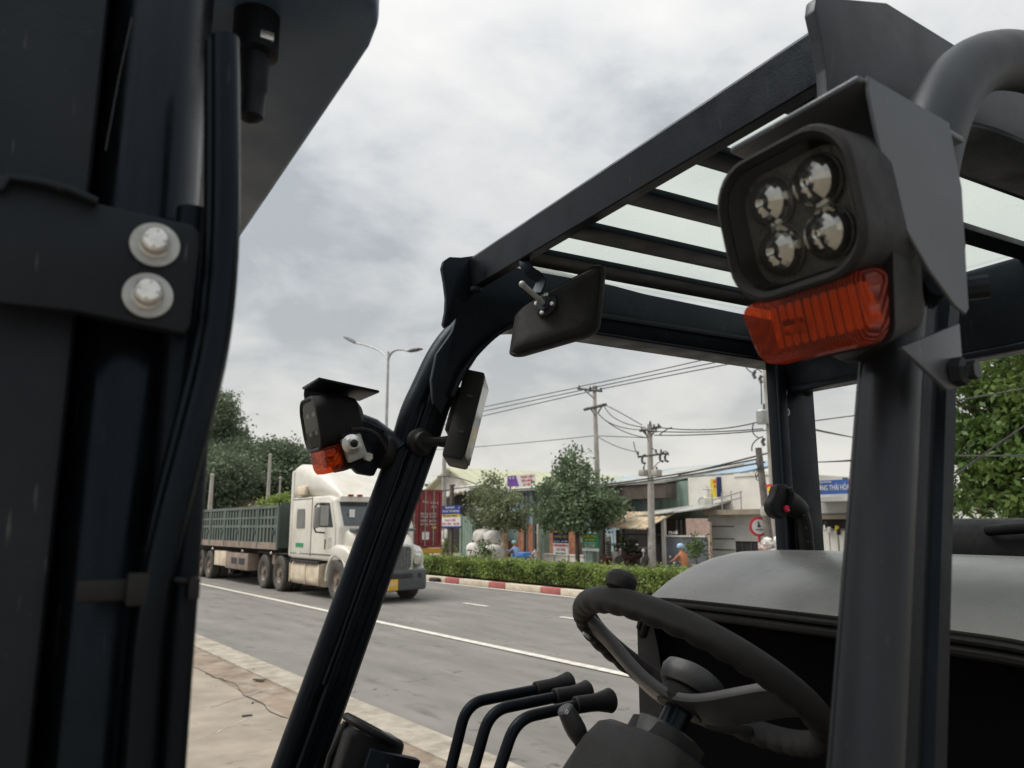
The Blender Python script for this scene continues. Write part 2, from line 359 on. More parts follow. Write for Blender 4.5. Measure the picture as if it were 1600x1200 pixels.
# ------------------------------------------------------------ ground, road, median
GZ = -.2                                     # the far carriageway lies a little lower
def slab(name, n0, n1, u0, u1, top, m, th=.3):
    return struct(M().b2(n0, n1, u0, u1, top - th, top).obj(name, m, ang=None))
g = M(); g.faces([(-900, -900, -.5), (900, -900, -.5), (900, 1200, -.5), (-900, 1200, -.5)], [(0, 1, 2, 3)]); struct(g.obj('ground', LAND, ang=None))
def sheet(name, n0, n1, u0, u1, z, m, nx, ny, amp=0.):
    """a gently uneven slab surface"""
    xs = np.linspace(n0, n1, nx); ys = np.linspace(u0, u1, ny); v = []; f = []
    for j, y in enumerate(ys):
        for i, x in enumerate(xs): v.append((x, y, z + amp * math.sin(x * 1.7 + y * .9) * math.cos(y * .61 + 1.3 * x)))
    for j in range(ny - 1):
        for i in range(nx - 1): a = j * nx + i; f.append((a, a + 1, a + nx + 1, a + nx))
    k = len(v); v += [(n0, u0, z - .4), (n1, u0, z - .4), (n1, u1, z - .4), (n0, u1, z - .4)]
    c = (0, nx - 1, nx * ny - 1, nx * (ny - 1))
    for q in range(4): f.append((c[q], k + q, k + (q + 1) % 4, c[(q + 1) % 4]))
    return struct(M().faces(v, f).obj(name, m, ang=None))
sheet('road', 3.74, 13.84, -60, 260, 0, ASPH, 12, 120, .006)
sheet('concrete_pavement', -40, 2.93, -40, 60, .012, CONC, 30, 60, .004)
sheet('dirt_verge', 2.9, 3.42, -60, 200, .006, DIRT, 6, 200, .012)
ks = struct(M().b2(3.4, 3.78, -60, 200, -.3, .022).obj('kerb_strip', KERBP, ang=None))
# joint crack between the pavement slab and the verge: a shallow dark ridge of grit
cr = M(); pts = []
u = 4.0
while u < 20:
    pts.append((2.93 + .045 * math.sin(u * 2.1) + .03 * math.sin(u * 5.3 + 1) + random.uniform(-.015, .015), u, .016)); u += .12
cr.tube(pts, [random.uniform(.002, .008) for _ in pts], 6); tag(cr.obj('joint_crack', GRND), 'dark crack along the edge of the concrete pavement', 'crack')
for i, (p, q) in enumerate((((330, 1105), (420, 1075)), ((300, 1160), (395, 1120)))):
    a, b = W(*p, z=.014), W(*q, z=.014)
    k = M().tube([a.lerp(b, t / 6) + Vector((random.uniform(-.02, .02), random.uniform(-.02, .02), 0)) for t in range(7)], .005, 5)
    tag(k.obj('scratch_mark', PAINT), ('pale scratch across the pavement nearer the road', 'pale scratch across the pavement nearest the mast')[i], 'scratch')
for i, (x, y, s, lb) in enumerate(((405, 1062, .05, 'flattened dark strip of litter lying by the pavement crack'), (386, 1118, .03, 'small dark twig lying alone on the pale concrete'), (396, 1046, .025, 'tiny pebble on the dirt verge beside the kerb strip'),
                          (395, 1098, .02, 'small stone at the edge of the concrete slab'))):
    p = W(x, y, z=.02); d = M(); d.box(p, (s * 1.2, s * 3.2 if i < 2 else s, .014), rot=Matrix.Rotation(.5 + i, 3, 'Z'), bev=.005, seg=1)
    tag(d.obj('litter', GRND), lb, 'litter')
def marks(name, spans, n0, n1, z=.0115):
    m = M()
    for a, b in spans:
        k = max(1, int((b - a) / 2.6))
        for i in range(k):
            y0 = a + (b - a) * i / k; y1 = a + (b - a) * (i + 1) / k; m.faces([(n0, y0, z), (n1, y0, z), (n1, y1, z), (n0, y1, z)], [(0, 1, 2, 3)])
    return struct(m.obj(name, PAINT, ang=None))
marks('solid_lane_line', [(-40, 200)], 7.03, 7.19)
marks('dashed_lane_line', [(16.25 + 3.6 * k - .0, 17.25 + 3.6 * k) if False else (12.75 + 3.65 * k - 1.0, 12.75 + 3.65 * k) for k in range(-6, 40)], 10.42, 10.56)
marks('median_edge_line', [(-40, 200)], 13.52, 13.68)
mk = struct(M().b2(13.98, 16.2, -40, 200, -.3, .1).obj('median', SOIL, ang=None))
uu = [W(x, 905, n=13.85).y for x in (875, 843, 788, 762, 716, 695)]
redl = ((uu[1] - uu[0]) + (uu[3] - uu[2]) + (uu[5] - uu[4])) / 3; whl = ((uu[2] - uu[1]) + (uu[4] - uu[3])) / 2
ker = struct(M().b2(13.9, 14.04, -40, 200, -.25, .1).obj('median_kerb', KW, ang=None))
mw = {}
def kstone(L_, m):
    k = (round(L_, 3), m.name)
    if k not in mw: mw[k] = M().box((0, 0, 0), (.2, L_ - .012, .3), bev=.018, seg=2).mesh('kerb_stone', m)
    return mw[k]
u = uu[0] - 4 * (redl + whl); i = 0
while u < 70:
    L_ = redl if i % 2 == 0 else whl
    link('kerb_stone', kstone(L_, KR if i % 2 == 0 else KW), ker, (13.95, u + L_ / 2, .02)); u += L_; i += 1
sheet('far_road', 16.2, 25.8, -60, 260, GZ, ASPH, 10, 60)
struct(M().b2(25.8, 60, -60, 260, GZ - .3, GZ + .12).obj('far_pavement', CONC, ang=None))
k = M().box((13.74, W(690, 905, z=.08).y, .07), (.22, .5, .14), bev=.05, seg=3); tag(k.obj('plastic_bag', DARKI), 'dark crumpled bag lying against the cream kerb stone', 'bag')
# ------------------------------------------------------------ leaves
def leaves(cen, size, spread=None, aspect=.55, droop=.25):
    """cen: (n,3) leaf positions -> mesh arrays of bent quads pointing every way"""
    n = len(cen); d = rng.normal(size=(n, 3)); d[:, 2] -= droop; d /= np.linalg.norm(d, axis=1)[:, None]
    q = rng.normal(size=(n, 3)); s = np.cross(d, q); s /= np.linalg.norm(s, axis=1)[:, None] + 1e-9
    sz = size * rng.uniform(.45, 1.6, n)[:, None]
    v = np.empty((n, 4, 3)); v[:, 0] = cen - d * sz * .5; v[:, 1] = cen + s * sz * aspect * .5 + d * sz * .05
    v[:, 2] = cen + d * sz * .55; v[:, 3] = cen - s * sz * aspect * .5 + d * sz * .05
    return v
def leafobj(name, v, m, parent=None, kind=None):
    n = len(v); me = bpy.data.meshes.new(name); me.vertices.add(n * 4); me.vertices.foreach_set('co', v.reshape(-1))
    me.loops.add(n * 4); me.loops.foreach_set('vertex_index', np.arange(n * 4, dtype=np.int32))
    me.polygons.add(n); me.polygons.foreach_set('loop_start', np.arange(0, n * 4, 4, dtype=np.int32))
    me.update(); me.validate(); me.materials.append(m); o = link(name, me, parent)
    if kind: o['kind'] = kind
    return o
def clump(ells, nclump, per, csize, shell=.55):
    """clump centres towards the outside of a set of ellipsoids, then leaves round each"""
    out = []; w = np.array([e[1][0] * e[1][1] * e[1][2] for e in ells]) ** .67; w /= w.sum()
    for i in rng.choice(len(ells), nclump, p=w):
        c, r = ells[i]; d = rng.normal(size=3); d /= np.linalg.norm(d); k = rng.uniform(shell, 1.0) ** .7
        p = np.array(c) + d * np.array(r) * k
        q = rng.normal(size=(int(per * rng.uniform(.5, 1.4)), 3)) * csize * np.array([1, 1, .6]) * rng.uniform(.6, 1.3); out.append(p + q)
    return np.concatenate(out)
def tree(name, label, base, top, trunk_r, ells, nclump, per, csize, leaf, m, group=None, fork=.45, lean=(0, 0)):
    t = thing(name, label, 'tree', base, 0, group); b = Vector(base); tk = M(); Ht = top - base[2]
    tp = [Vector((lean[0] * k, lean[1] * k, Ht * k * .92)) + Vector((random.uniform(-.05, .05), random.uniform(-.05, .05), 0)) * (k > 0) for k in [i / 7 for i in range(8)]]
    tk.tube(tp, [trunk_r * (1.15 - .95 * i / 7) for i in range(8)], 8)
    for c, r in ells:
        for _ in range(3):
            k = random.uniform(fork - .08, .75); s = Vector((lean[0] * k, lean[1] * k, Ht * k * .92)); e = Vector(c) - b + Vector((random.uniform(-.6, .6) * r[0], random.uniform(-.6, .6) * r[1], random.uniform(0, .5) * r[2]))
            tk.tube(bez(s, s.lerp(e, .5) + Vector((0, 0, -.1 * Ht * .3)), e, 5), [trunk_r * .5 * (1 - .8 * i / 5) for i in range(6)], 6)
    tk.obj('trunk', BARK, t)
    cen = clump(ells, nclump, per, csize) - np.array(base)
    leafobj('crown', leaves(cen, leaf), m, t); return t
# hedge on the median
hd = thing('hedge', 'long clipped green hedge growing on the median behind the red and cream kerb', 'hedge', (15.2, 20, .1))
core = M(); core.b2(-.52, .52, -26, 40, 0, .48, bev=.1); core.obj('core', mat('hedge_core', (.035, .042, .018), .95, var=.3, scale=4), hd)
def hedgepts(u0, u1, dens):
    L_ = u1 - u0; n1 = int(L_ * dens); y = rng.uniform(u0, u1, n1); side = rng.random(n1)
    x = np.where(side < .45, rng.uniform(-.62, -.42, n1), np.where(side < .85, rng.uniform(-.6, .62, n1), rng.uniform(.45, .62, n1)))
    z = np.where(side < .45, rng.uniform(.08, .62, n1), np.where(side < .85, rng.uniform(.48, .64, n1), rng.uniform(.1, .6, n1)))
    wob = .05 * np.sin(y * 1.9) + .04 * np.sin(y * 5.1 + 1); z = z * (1 + wob * 1.2); x = x + .05 * np.sin(y * 3.3)
    # stray shoots
    sh = rng.random(n1) < .05; z = z + sh * rng.uniform(.02, .17, n1)
    return np.stack([x, y, z], 1)
leafobj('foliage', leaves(np.concatenate([hedgepts(-12, 10, 2600), hedgepts(10, 40, 500)]), .075, droop=-.3), LF_HEDGE, hd, 'stuff')
# median street lamp with two arms
b = W(599, 824, n=15.2); t = thing('street_lamp', 'tall grey double-armed street lamp standing on the median', 'street lamp', (15.2, b.y, .1))
zt = W(599, 556, n=15.2).z; lp = M(); lp.tube([(0, 0, 0), (0, 0, 1), (0, 0, zt)], [.13, .1, .05], 10); lp.obj('pole', STEEL, t)
for sgn, (ex, ey) in ((1, (556, 536)), (-1, (640, 549))):
    e = W(ex, ey, n=15.2); dy = e.y - b.y; a = M(); a.tube(bez((0, 0, zt - .4), (0, dy * .12, zt + .25), (0, dy, e.z - .1), 8), .045, 8); a.obj('arm', STEEL, t)
    e2 = W(ex + (-16 if sgn > 0 else 17), ey + (-9 if sgn > 0 else -4), n=15.2); h = M(); d = Vector((0, e2.y - e.y, e2.z - e.z))
    h.sweep([(0, dy, e.z - .1), (0, dy + d.y * .5, e.z - .1 + d.z * .5), (0, dy + d.y, e.z - .1 + d.z)], (1, 0, 0), rr(.1, .3, .04), [(.8, .7), (1, 1), (.6, .8)]); h.obj('lamp_head', DKST, t)
# ------------------------------------------------------------ trees across the road
def E3(x, y, n, rx, ry, rz): return (tuple(W(x, y, n=n)), (rx, ry, rz))
gz = GZ + .12
p = W(772, 860, n=26.3)
tree('street_tree', 'sparse olive-green young tree standing behind the pile of white sacks', (26.9, W(778, 824, n=26.9).y, gz), W(772, 742, n=26.3).z, .1,
     [E3(772, 752, 26.3, .5, .6, .45), E3(763, 775, 26.3, 1.2, 1.1, .6), E3(787, 776, 26.3, 1.0, 1.0, .6), E3(757, 800, 26.3, 1.1, 1.2, .6), E3(800, 795, 26.3, 1.0, 1.2, .65), E3(778, 806, 26.3, 1.2, 1.2, .6), E3(803, 822, 26.3, .7, .8, .25), E3(760, 822, 26.3, .6, .7, .25)], 230, 34, .24, .16, LF_MID, fork=.4)
tree('street_tree', 'large dense dark green tree between the advertising boards', (26.0, W(902, 824, n=26.0).y, gz), W(893, 700, n=26.0).z, .11,
     [E3(895, 715, 26, .5, .5, .55), E3(895, 740, 26, .9, .9, .7), E3(875, 765, 26, 1.1, 1.2, .8), E3(915, 765, 26, 1.1, 1.2, .8), E3(860, 795, 26, 1.0, 1.1, .75), E3(893, 790, 26, 1.4, 1.3, .8), E3(932, 790, 26, 1.3, 1.3, .7), E3(950, 790, 26.5, .8, 1.0, .6), E3(870, 815, 26, .9, 1.1, .5), E3(918, 815, 26, 1.2, 1.2, .5), E3(898, 822, 26, .9, .9, .35)], 460, 34, .26, .17, LF_DARK, fork=.38)
# big roadside tree on the right
tree('roadside_tree', 'big leafy bright green tree behind the forklift at the right', (19.0, W(1590, 824, n=19.0).y, gz), 7.5, .22,
     [E3(1535, 640, 19, 1.2, 1.0, .8), E3(1600, 625, 19, 1.5, 1.2, 1.0), E3(1520, 690, 19, .9, .8, .7), E3(1570, 690, 19, 1.4, 1.1, .8), E3(1640, 680, 19, 1.6, 1.2, 1.2), E3(1525, 745, 19, .9, .7, .6), E3(1590, 745, 19, 1.4, 1.0, .7), E3(1515, 785, 19, .8, .6, .4), E3(1575, 790, 19, 1.3, .9, .5), E3(1660, 760, 19, 1.5, 1.1, 1.0), E3(1620, 560, 19, 1.8, 1.3, 1.2), E3(1700, 640, 19, 1.8, 1.5, 1.6), E3(1550, 590, 19, 1.2, 1.0, .8)], 560, 34, .24, .15, LF_BRIGHT, fork=.4)
# far wood on the left: each crown its own tree
far = [('cedar', 'tall pointed dark conifer rising above the wood beside the mast', 342, 70, [(342, 632, 1.2, 1.6), (342, 655, 2.0, 2.0), (341, 680, 3.0, 2.2), (343, 705, 3.8, 2.2), (340, 730, 4.2, 2.2)], 330),
       ('wood_tree', 'broad grey-green tree right of the tall conifer', 375, 66, [(372, 715, 2.6, 1.9), (385, 722, 2.4, 2.0), (375, 745, 4, 2.4), (380, 770, 4, 2.2)], 300),
       ('wood_tree', 'broad grey-green tree behind the concrete post above the trailer', 412, 64, [(405, 710, 2.4, 1.7), (425, 712, 2.4, 1.8), (412, 735, 4, 2.4), (415, 765, 4, 2.4)], 300),
       ('wood_tree', 'broad grey-green tree ending the wood beside the white cab', 450, 62, [(445, 712, 2.0, 1.5), (455, 725, 2.2, 1.8), (448, 748, 3.4, 2.4), (452, 775, 3.4, 2.0)], 280),
       ('wood_tree', 'leafy tree at the foot of the tall conifer, half hidden by the mast', 330, 60, [(328, 720, 2.2, 1.8), (335, 745, 3.2, 2.4), (325, 772, 3.4, 2.2)], 220)]
for nm, lb, px, uu_, els, nc in far:
    def pt(x, y): return W(x, y, u=uu_)
    bb = pt(px, 815); el = [((pt(x, y).x, uu_ + random.uniform(-1, 1), pt(x, y).z), (a * .85, a * .85, c * .62)) for x, y, a, c in els]
    tree(nm, lb, (bb.x, uu_, GZ), el[0][0][2], .28, el, int(nc * 1.5), 70, .5, .22, LF_FAR, group='trees of the far wood' if nm == 'wood_tree' else None, fork=.35)
bb = W(447, 797, u=50)
tree('bush', 'yellow-green bush on the bank just behind the trailer front', (W(445, 824, u=50).x, 50, GZ), W(440, 782, u=50).z, .08, [((W(436, 786, u=50).x, 50, W(436, 790, u=50).z), (1.1, 1.0, .5)), ((W(450, 784, u=50).x, 50, W(450, 786, u=50).z), (1.0, 1.0, .6))], 90, 34, .25, .2, LF_HEDGE)
# small pointed firs over the warehouse
for i, (x, yt) in enumerate(((668, 752), (676, 750), (683, 741), (690, 748))):
    a = W(x, 820, u=80); z = W(x, yt, u=80).z
    tree('small_fir', ['leftmost small fir top beside the forklift pillar', 'second small fir top from the forklift pillar', 'tallest small fir top left of the cream warehouse gable', 'small fir top nearest the cream warehouse gable'][i], (a.x, 80, GZ), z, .14,
         [((a.x, 80, z - .8), (.45, .45, .8)), ((a.x, 80, z - 2.2), (.9, .9, 1.0)), ((a.x, 80, z - 4), (1.3, 1.3, 1.3))], 60, 26, .25, .26, LF_FAR, group='firs behind the warehouse')
# ------------------------------------------------------------ buildings across the road
def q(x, y, n): v = W(x, y, n=n); return v
def block(parent, name, x0, x1, y0, y1, n, depth, m, bev=0, ref=None):
    """box whose street face at distance n spans the photo columns x0..x1 and heights y0 (top) .. y1, read at column ref"""
    r = ref or (x0 + x1) / 2; u1 = W(x0, 824, n=n).y; u0 = W(x1, 824, n=n).y
    z1 = W(r, y0, n=n).z; z0 = W(r, y1, n=n).z if y1 is not None else gz
    return M().b2(n, n + depth, u0, u1, z0, z1, bev=bev, seg=1).obj(name, m, parent, ang=30 if bev else None)
def corr(parent, name, x0, x1, y0, y1, n, m, pitch=.28, ref=None, amp=.03):
    r = ref or (x0 + x1) / 2; u1 = W(x0, 824, n=n).y; u0 = W(x1, 824, n=n).y; z1 = W(r, y0, n=n).z; z0 = W(r, y1, n=n).z if y1 is not None else gz
    k = max(2, int((u1 - u0) / pitch)); v = []; f = []
    for i in range(k + 1):
        for j, (du, dn) in enumerate(((0, 0), (.35, 0), (.5, -amp), (.85, -amp))):
            uu_ = min(u1, u0 + (i + du) * (u1 - u0) / k); v += [(n + dn, uu_, z0), (n + dn, uu_, z1)]
    for i in range(len(v) // 2 - 1): f.append((2 * i, 2 * i + 2, 2 * i + 3, 2 * i + 1))
    return M().faces(v, f).obj(name, m, parent, ang=None)
# 1 cream-roofed warehouse with its gable to the street
pk = W(706, 733, n=32); wh = thing('warehouse', 'warehouse with cream-green metal roof and white gable behind the sparse tree', 'warehouse')
hw = 4.2; ze = W(706, 771, n=32).z; zp = pk.z; u0 = pk.y
M().prism([(32.2, u0 - hw, gz), (32.2, u0 + hw, gz), (32.2, u0 + hw, ze), (32.2, u0, zp - .05), (32.2, u0 - hw, ze)], (22, 0, 0)).obj('wall', WHITEP, wh, ang=None)
for s in (-1, 1):
    rf = M(); e = (hw + .5) * s; zz = ze - .5 * (zp - ze) / hw
    rf.prism([(31.6, u0, zp + .12), (31.6, u0 + e, zz + .12), (31.6, u0 + e, zz), (31.6, u0, zp)], (23, 0, 0)); ro = rf.obj('roof', ROOFY, wh, ang=None)
    rb = M()
    for i in range(26):
        nn = 31.7 + i * .88; rb.b2(nn, nn + .05, -.02, .02, 0, .05)
        rb.bm.verts.ensure_lookup_table()
    rb.bm.free(); rb = M()
    for i in range(26):
        nn = 31.7 + i * .88; rb.prism([(nn, u0, zp + .12), (nn, u0 + e, zz + .12), (nn, u0 + e, zz + .16), (nn, u0, zp + .16)], (.06, 0, 0))
    rb.obj('roof_rib', ROOFY, ro, ang=None)
# the curved white canopy and dark opening in front of it
cp = thing('canopy', 'low white curved canopy over the dark warehouse doorway', 'canopy'); u1 = W(688, 824, n=30.8).y; u0b = W(742, 824, n=30.8).y
v = []; k = 14
for i in range(k + 1):
    t = i / k; x = 688 + 54 * t; y = 778 - 13 * math.sin(min(1, t * 1.15) * math.pi * .5) + (3 if i % 2 else 0); a = W(x, y, n=30.8); v.append(a)
M().loft([[p_, p_ + Vector((1.6, 0, .3)), p_ + Vector((1.6, 0, .42)), p_ + Vector((0, 0, .3))] for p_ in v]).obj('sheet', WHITEP, cp, ang=None)
block(cp, 'post', 689, 691, 778, None, 30.9, .15, DKST); block(cp, 'post', 739, 741, 770, None, 30.9, .15, DKST)
dk = thing('warehouse_doorway', 'dark open doorway below the white canopy', 'doorway'); block(dk, 'doorway_shade', 693, 738, 770, None, 31.9, .2, DARKI); block(dk, 'lintel', 692, 739, 766, 771, 31.8, .2, DARKB)
# 2 green sheet gate
gt = thing('sheet_gate', 'green corrugated metal gate behind the white sacks', 'gate')
for i in range(4):
    a = 720 + i * 18; corr(gt, 'panel', a, a + 17, 806, None, 29.6, GREENW, ref=750)
for i in range(5): block(gt, 'post', 718 + i * 18, 720.2 + i * 18, 803, None, 29.5, .12, GREENW, ref=750)
# 3 blue sheet building with brick base and flat canopy edge
bl = thing('blue_shed', 'light blue sheet-metal building with orange brick base behind the dark tree', 'building')
block(bl, 'wall', 786, 968, 766, None, 30.2, 9, BLUEW, ref=830)
for i, x in enumerate((800, 826, 848, 872, 900, 930, 956)): corr(bl, 'sheet', x - 13 if i else 787, x + 11, 767, 846, 30.14, BLUEW, ref=830)
u1 = W(784, 824, n=29.6).y; u0b = W(970, 824, n=29.6).y; z = W(830, 764, n=29.6).z; M().prism([(29.3, u0b, z - .1), (29.3, u0b, z + .05), (39.5, u0b, z + 1.0), (39.5, u0b, z + .85)], (0, u1 - u0b, 0)).obj('roof', ROOFG, bl, ang=None)
for a, b_, y0 in ((809, 849, 819), (852, 905, 820), (787, 808, 846)): block(bl, 'brick_base', a, b_, y0, None, 30.02, .1, BRICK, ref=840)
block(bl, 'steel_column', 832, 836, 768, None, 29.9, .18, DKST, ref=834); block(bl, 'steel_column', 818, 819.5, 770, None, 29.9, .1, DKST)
block(bl, 'drain_pipe', 822, 823, 770, 866, 29.95, .1, STEEL)
gp = thing('gate_post', 'dark green gate post beside the dark tree', 'post'); block(gp, 'column', 843, 850, 814, None, 28.6, .4, GREENW); block(gp, 'cap', 842, 851, 811, 815, 28.55, .5, DKST); block(gp, 'lamp_panel', 838.5, 840.5, 816, 862, 28.7, .1, WHITEP)
kp = thing('brown_gate_post', 'rusty brown gate post beside the sack pile', 'post'); block(kp, 'column', 779, 786, 828, None, 28.6, .35, RUST); block(kp, 'cap', 778, 787, 826, 829, 28.55, .45, DARKB)
wl = thing('low_wall', 'low white wall behind the advertising boards', 'wall'); block(wl, 'coping', 848, 948, 866, 868, 28.4, .24, WHITEP, ref=880); block(wl, 'body', 848, 948, 868, None, 28.44, .16, WHITEP, ref=880)
# banner on the blue building
bn = thing('shop_banner', 'purple and white banner with red lettering on the blue building roof edge', 'banner')
def ndir(): return Vector((0, -1, 0)), Vector((0, 0, 1))
def board(parent, name, x0, x1, y0, y1, n, m, th=.06, ref=None): return block(parent, name, x0, x1, y0, y1, n, th, m, ref=ref)
def ptext(parent, body, xc, yc, n, hpx, wpx, m, name='lettering'):
    """raised lettering facing the road, centred on (xc, yc), hpx high and wpx wide in photo pixels"""
    c = W(xc, yc, n=n); hh = W(xc, yc - hpx / 2, n=n).z - W(xc, yc + hpx / 2, n=n).z; ww = W(xc - wpx / 2, yc, n=n).y - W(xc + wpx / 2, yc, n=n).y
    return text(name, body, m, parent, (n, c.y, c.z), (0, -1, 0), (0, 0, 1), hh * 1.25, ww, .006)
board(bn, 'panel', 806, 835.5, 741, 760, 29.2, S_WHITE, .05, ref=822); 
a, b_, c_, d_ = W(793, 744, n=29.2), W(806, 742.5, n=29.2), W(811, 759.5, n=29.2), W(793, 760.5, n=29.2)
M().prism([a + Vector((-.02, 0, 0)), b_ + Vector((-.02, 0, 0)), c_ + Vector((-.02, 0, 0)), d_ + Vector((-.02, 0, 0))], (.06, 0, 0)).obj('purple_panel', S_PUR, bn, ang=None)
for s, y, w_ in (('TOÀN LIÊM', 744.8, 20), ('BẢO HÀNH', 750.8, 16), ('UY TÍN', 757, 12)): ptext(bn, s, 823, y, 29.18, 4.2, w_, S_RED)
for x, y in ((792, 747.5), (797, 747), (802, 747)): ptext(bn, 'S', x, y, 29.12, 4, 3, S_WHITE)
for x in (796, 830): block(bn, 'strut', x, x + 1, 758, 766, 29.3, .08, DKST, ref=822)
# 4 pole sign on the left
ps = thing('pole_sign', 'blue, yellow and white roadside sign board on a post beside the red container', 'sign')
n_ = 25.4
for x0, x1, y0, y1, m in ((687, 719.5, 790, 803.5, S_BLUE), (688.5, 718, 803.5, 808.5, S_YEL), (687, 719.5, 808.5, 822, S_WHITE), (687, 719.5, 822, 825, S_BLUE)):
    board(ps, 'panel', x0, x1, y0, y1, n_, m, .06, ref=703)
for s, y, w_, hp, m in (('TRẠM MÁY', 793.5, 15, 3.6, S_WHITE), ('SỬA XE TẢI NẶNG', 799, 29, 3.6, S_WHITE), ('TRUNG PHÁT', 806, 24, 4, S_BLUE), ('THAY LỐP', 813, 17, 3.2, S_RED), ('CÂN LỐP - VÁ ÉP', 818.5, 28, 3.2, S_RED)): ptext(ps, s, 703, y, n_ - .012, hp, w_, m)
block(ps, 'post', 702, 705.5, 760, None, n_ + .08, .14, BARK); block(ps, 'post_cap', 701.5, 706, 757, 760, n_ + .05, .2, DKST)
# 5 advertising boards
ab = thing('menu_board', 'tall blue-and-white menu board left of the dark tree trunk', 'sign board'); n_ = 25.9
board(ab, 'panel', 864, 887, 832, 848.5, n_, S_NAVY, .05); board(ab, 'panel', 864, 888, 848.5, 867, n_, S_WHITE, .05)
for s, y, w_, hp, m in (('CHÁO VỊT', 838.5, 21, 4.5, S_YEL), ('BÚN - PHỞ', 846, 20, 2.6, S_WHITE), ('CƠM ĐƯỜNG', 852.5, 22, 3.6, S_RED), ('CÀ PHÊ', 859, 14, 4, S_RED), ('GIẢI KHÁT', 864.8, 17, 3, S_GREEN)): ptext(ab, s, 876, y, n_ - .012, hp, w_, m)
for x in (864.5, 887): block(ab, 'leg', x, x + .9, 866, None, n_ + .02, .05, STEEL)
gb = thing('green_board', 'green board with yellow heading right of the dark tree trunk', 'sign board')
board(gb, 'panel', 909.5, 934, 833.5, 857, n_, S_GREEN, .05); board(gb, 'panel', 909, 934.5, 857, 861, n_, S_WHITE, .05)
for s, y, w_, hp, m in (('NƯỚC MÍA', 838, 20, 4, S_YEL), ('SẦU RIÊNG', 843.5, 14, 3.4, S_YEL), ('CÀ PHÊ ĐÁ', 848.5, 18, 2.6, S_WHITE), ('TRÀ CHANH', 852, 18, 2.6, S_WHITE), ('SINH TỐ', 855.5, 14, 2.4, S_WHITE)): ptext(gb, s, 921, y, n_ - .012, hp, w_, m)
for x in (911, 932.5): block(gb, 'leg', x, x + 1, 860, None, n_ + .02, .05, STEEL)
block(gb, 'stand', 914, 925, 861, None, n_ + .1, .4, GREENW)
# 6 upper-floor shack, blue roof behind
br = thing('blue_roof_hall', 'long hall with pale blue metal roof behind the shops', 'building')
u1 = W(950, 824, n=40).y; u0b = W(1168, 824, n=40).y; za = W(1060, 740, n=40).z
M().b2(40, 52, u0b, u1, gz, za - .3).obj('wall', GREYW, br, ang=None)
M().prism([(39.6, u0b, za - .35), (39.6, u0b, za - .2), (47, u0b, za + 1.1), (47, u0b, za + .95)], (0, u1 - u0b, 0)).obj('roof', ROOFB, br, ang=None)
sh = thing('upper_shack', 'upper-floor shack with dark overhanging eave, pale blue and green sheet walls', 'building')
block(sh, 'wall', 958, 1034, 768, None, 31, 6, BLUEW, ref=1000); block(sh, 'wall', 1034, 1079, 752, None, 30.6, 7, GREENW, ref=1056)
corr(sh, 'sheet', 1036, 1078, 753, 800, 30.55, GREENW, ref=1056, pitch=.4)
u1 = W(940, 824, n=29.8).y; u0b = W(1046, 824, n=29.8).y; z = W(1000, 757, n=29.8).z
M().prism([(29.6, u0b, z), (29.6, u0b, z + .14), (36, u0b, z + 1.3), (36, u0b, z + 1.1)], (0, u1 - u0b, 0)).obj('roof', ROOFG, sh, ang=None)
M().b2(29.7, 31, u0b + .1, u1 - .1, z - .75, z - .02).obj('eave', DARKB, sh, ang=None)
for x0, x1, y0, y1, m in ((978, 986, 775, 798, RUST), (1023, 1033, 776, 796, BLUEW), (990, 1012, 776, 800, BLUEW)):
    w_ = block(sh, 'shutter', x0, x1, y0, y1, 30.95, .08, m); block(sh, 'drain_pipe', x1 + .5, x1 + 1.1, 768, 800, 30.9, .06, STEEL)
ac = thing('air_conditioner', 'small outdoor air conditioner under the dark eave', 'air conditioner'); block(ac, 'case', 978, 987, 791, 801, 30.4, .35, WHITEP, bev=.03); c = W(982.5, 796, n=30.38); M().lathe([(.2, 0), (.2, .03), (.15, .03), (.15, 0)], c, (-1, 0, 0), 16).obj('fan_ring', DKST, ac)
# 7 white two-storey building
wb = thing('white_building', 'white two-storey building with balcony ledge and roller shutter behind the round traffic sign', 'building')
block(wb, 'upper_wall', 1078, 1215, 742, 797, 30.0, 9, WHITEP, ref=1140); block(wb, 'ground_wall', 1108, 1230, 803, None, 29.6, 9, GREYW, ref=1150)
block(wb, 'ledge', 1100, 1232, 796, 804, 28.9, 2, CONC, ref=1150); block(wb, 'parapet', 1150, 1216, 738, 743, 29.95, .3, WHITEP, ref=1180)
for y in (822, 841, 858): block(wb, 'groove', 1111, 1146, y, y + 1.4, 29.57, .05, DKST, ref=1128)
rs = block(wb, 'roller_shutter', 1147, 1186, 819, 846, 29.52, .1, ROOFG, ref=1166)
for i in range(9):
    y = 820 + i * 2.9; block(rs, 'slat', 1147.5, 1185.5, y, y + 1.9, 29.49, .04, GREYW, ref=1166)
block(wb, 'opening', 1148, 1185, 846.5, None, 29.56, .06, DARKI, ref=1166)
for x in (1158, 1172): block(wb, 'door_frame', x, x + 1.2, 847, None, 29.5, .05, DKST)
block(wb, 'window', 1122.5, 1130, 745, 776, 29.97, .06, S_NAVY)  # navy panel added for the blue cloth hung beside the banner
ac = thing('air_conditioner', 'white outdoor air conditioner on the white upper wall', 'air conditioner'); block(ac, 'case', 1092, 1105, 777, 791, 29.45, .4, WHITEP, bev=.04); c = W(1097, 784, n=29.43); M().lathe([(.24, 0), (.24, .03), (.2, .03), (.2, .01), (.05, .012), (0, .02)], c, (-1, 0, 0), 16).obj('fan_ring', GREYW, ac)
pp = [W(x, y, n=29.9) for x, y in ((1103, 778), (1105, 768), (1103, 760), (1101, 757))]; M().tube(pp, .06, 6).obj('pipe', WHITEP, ac)
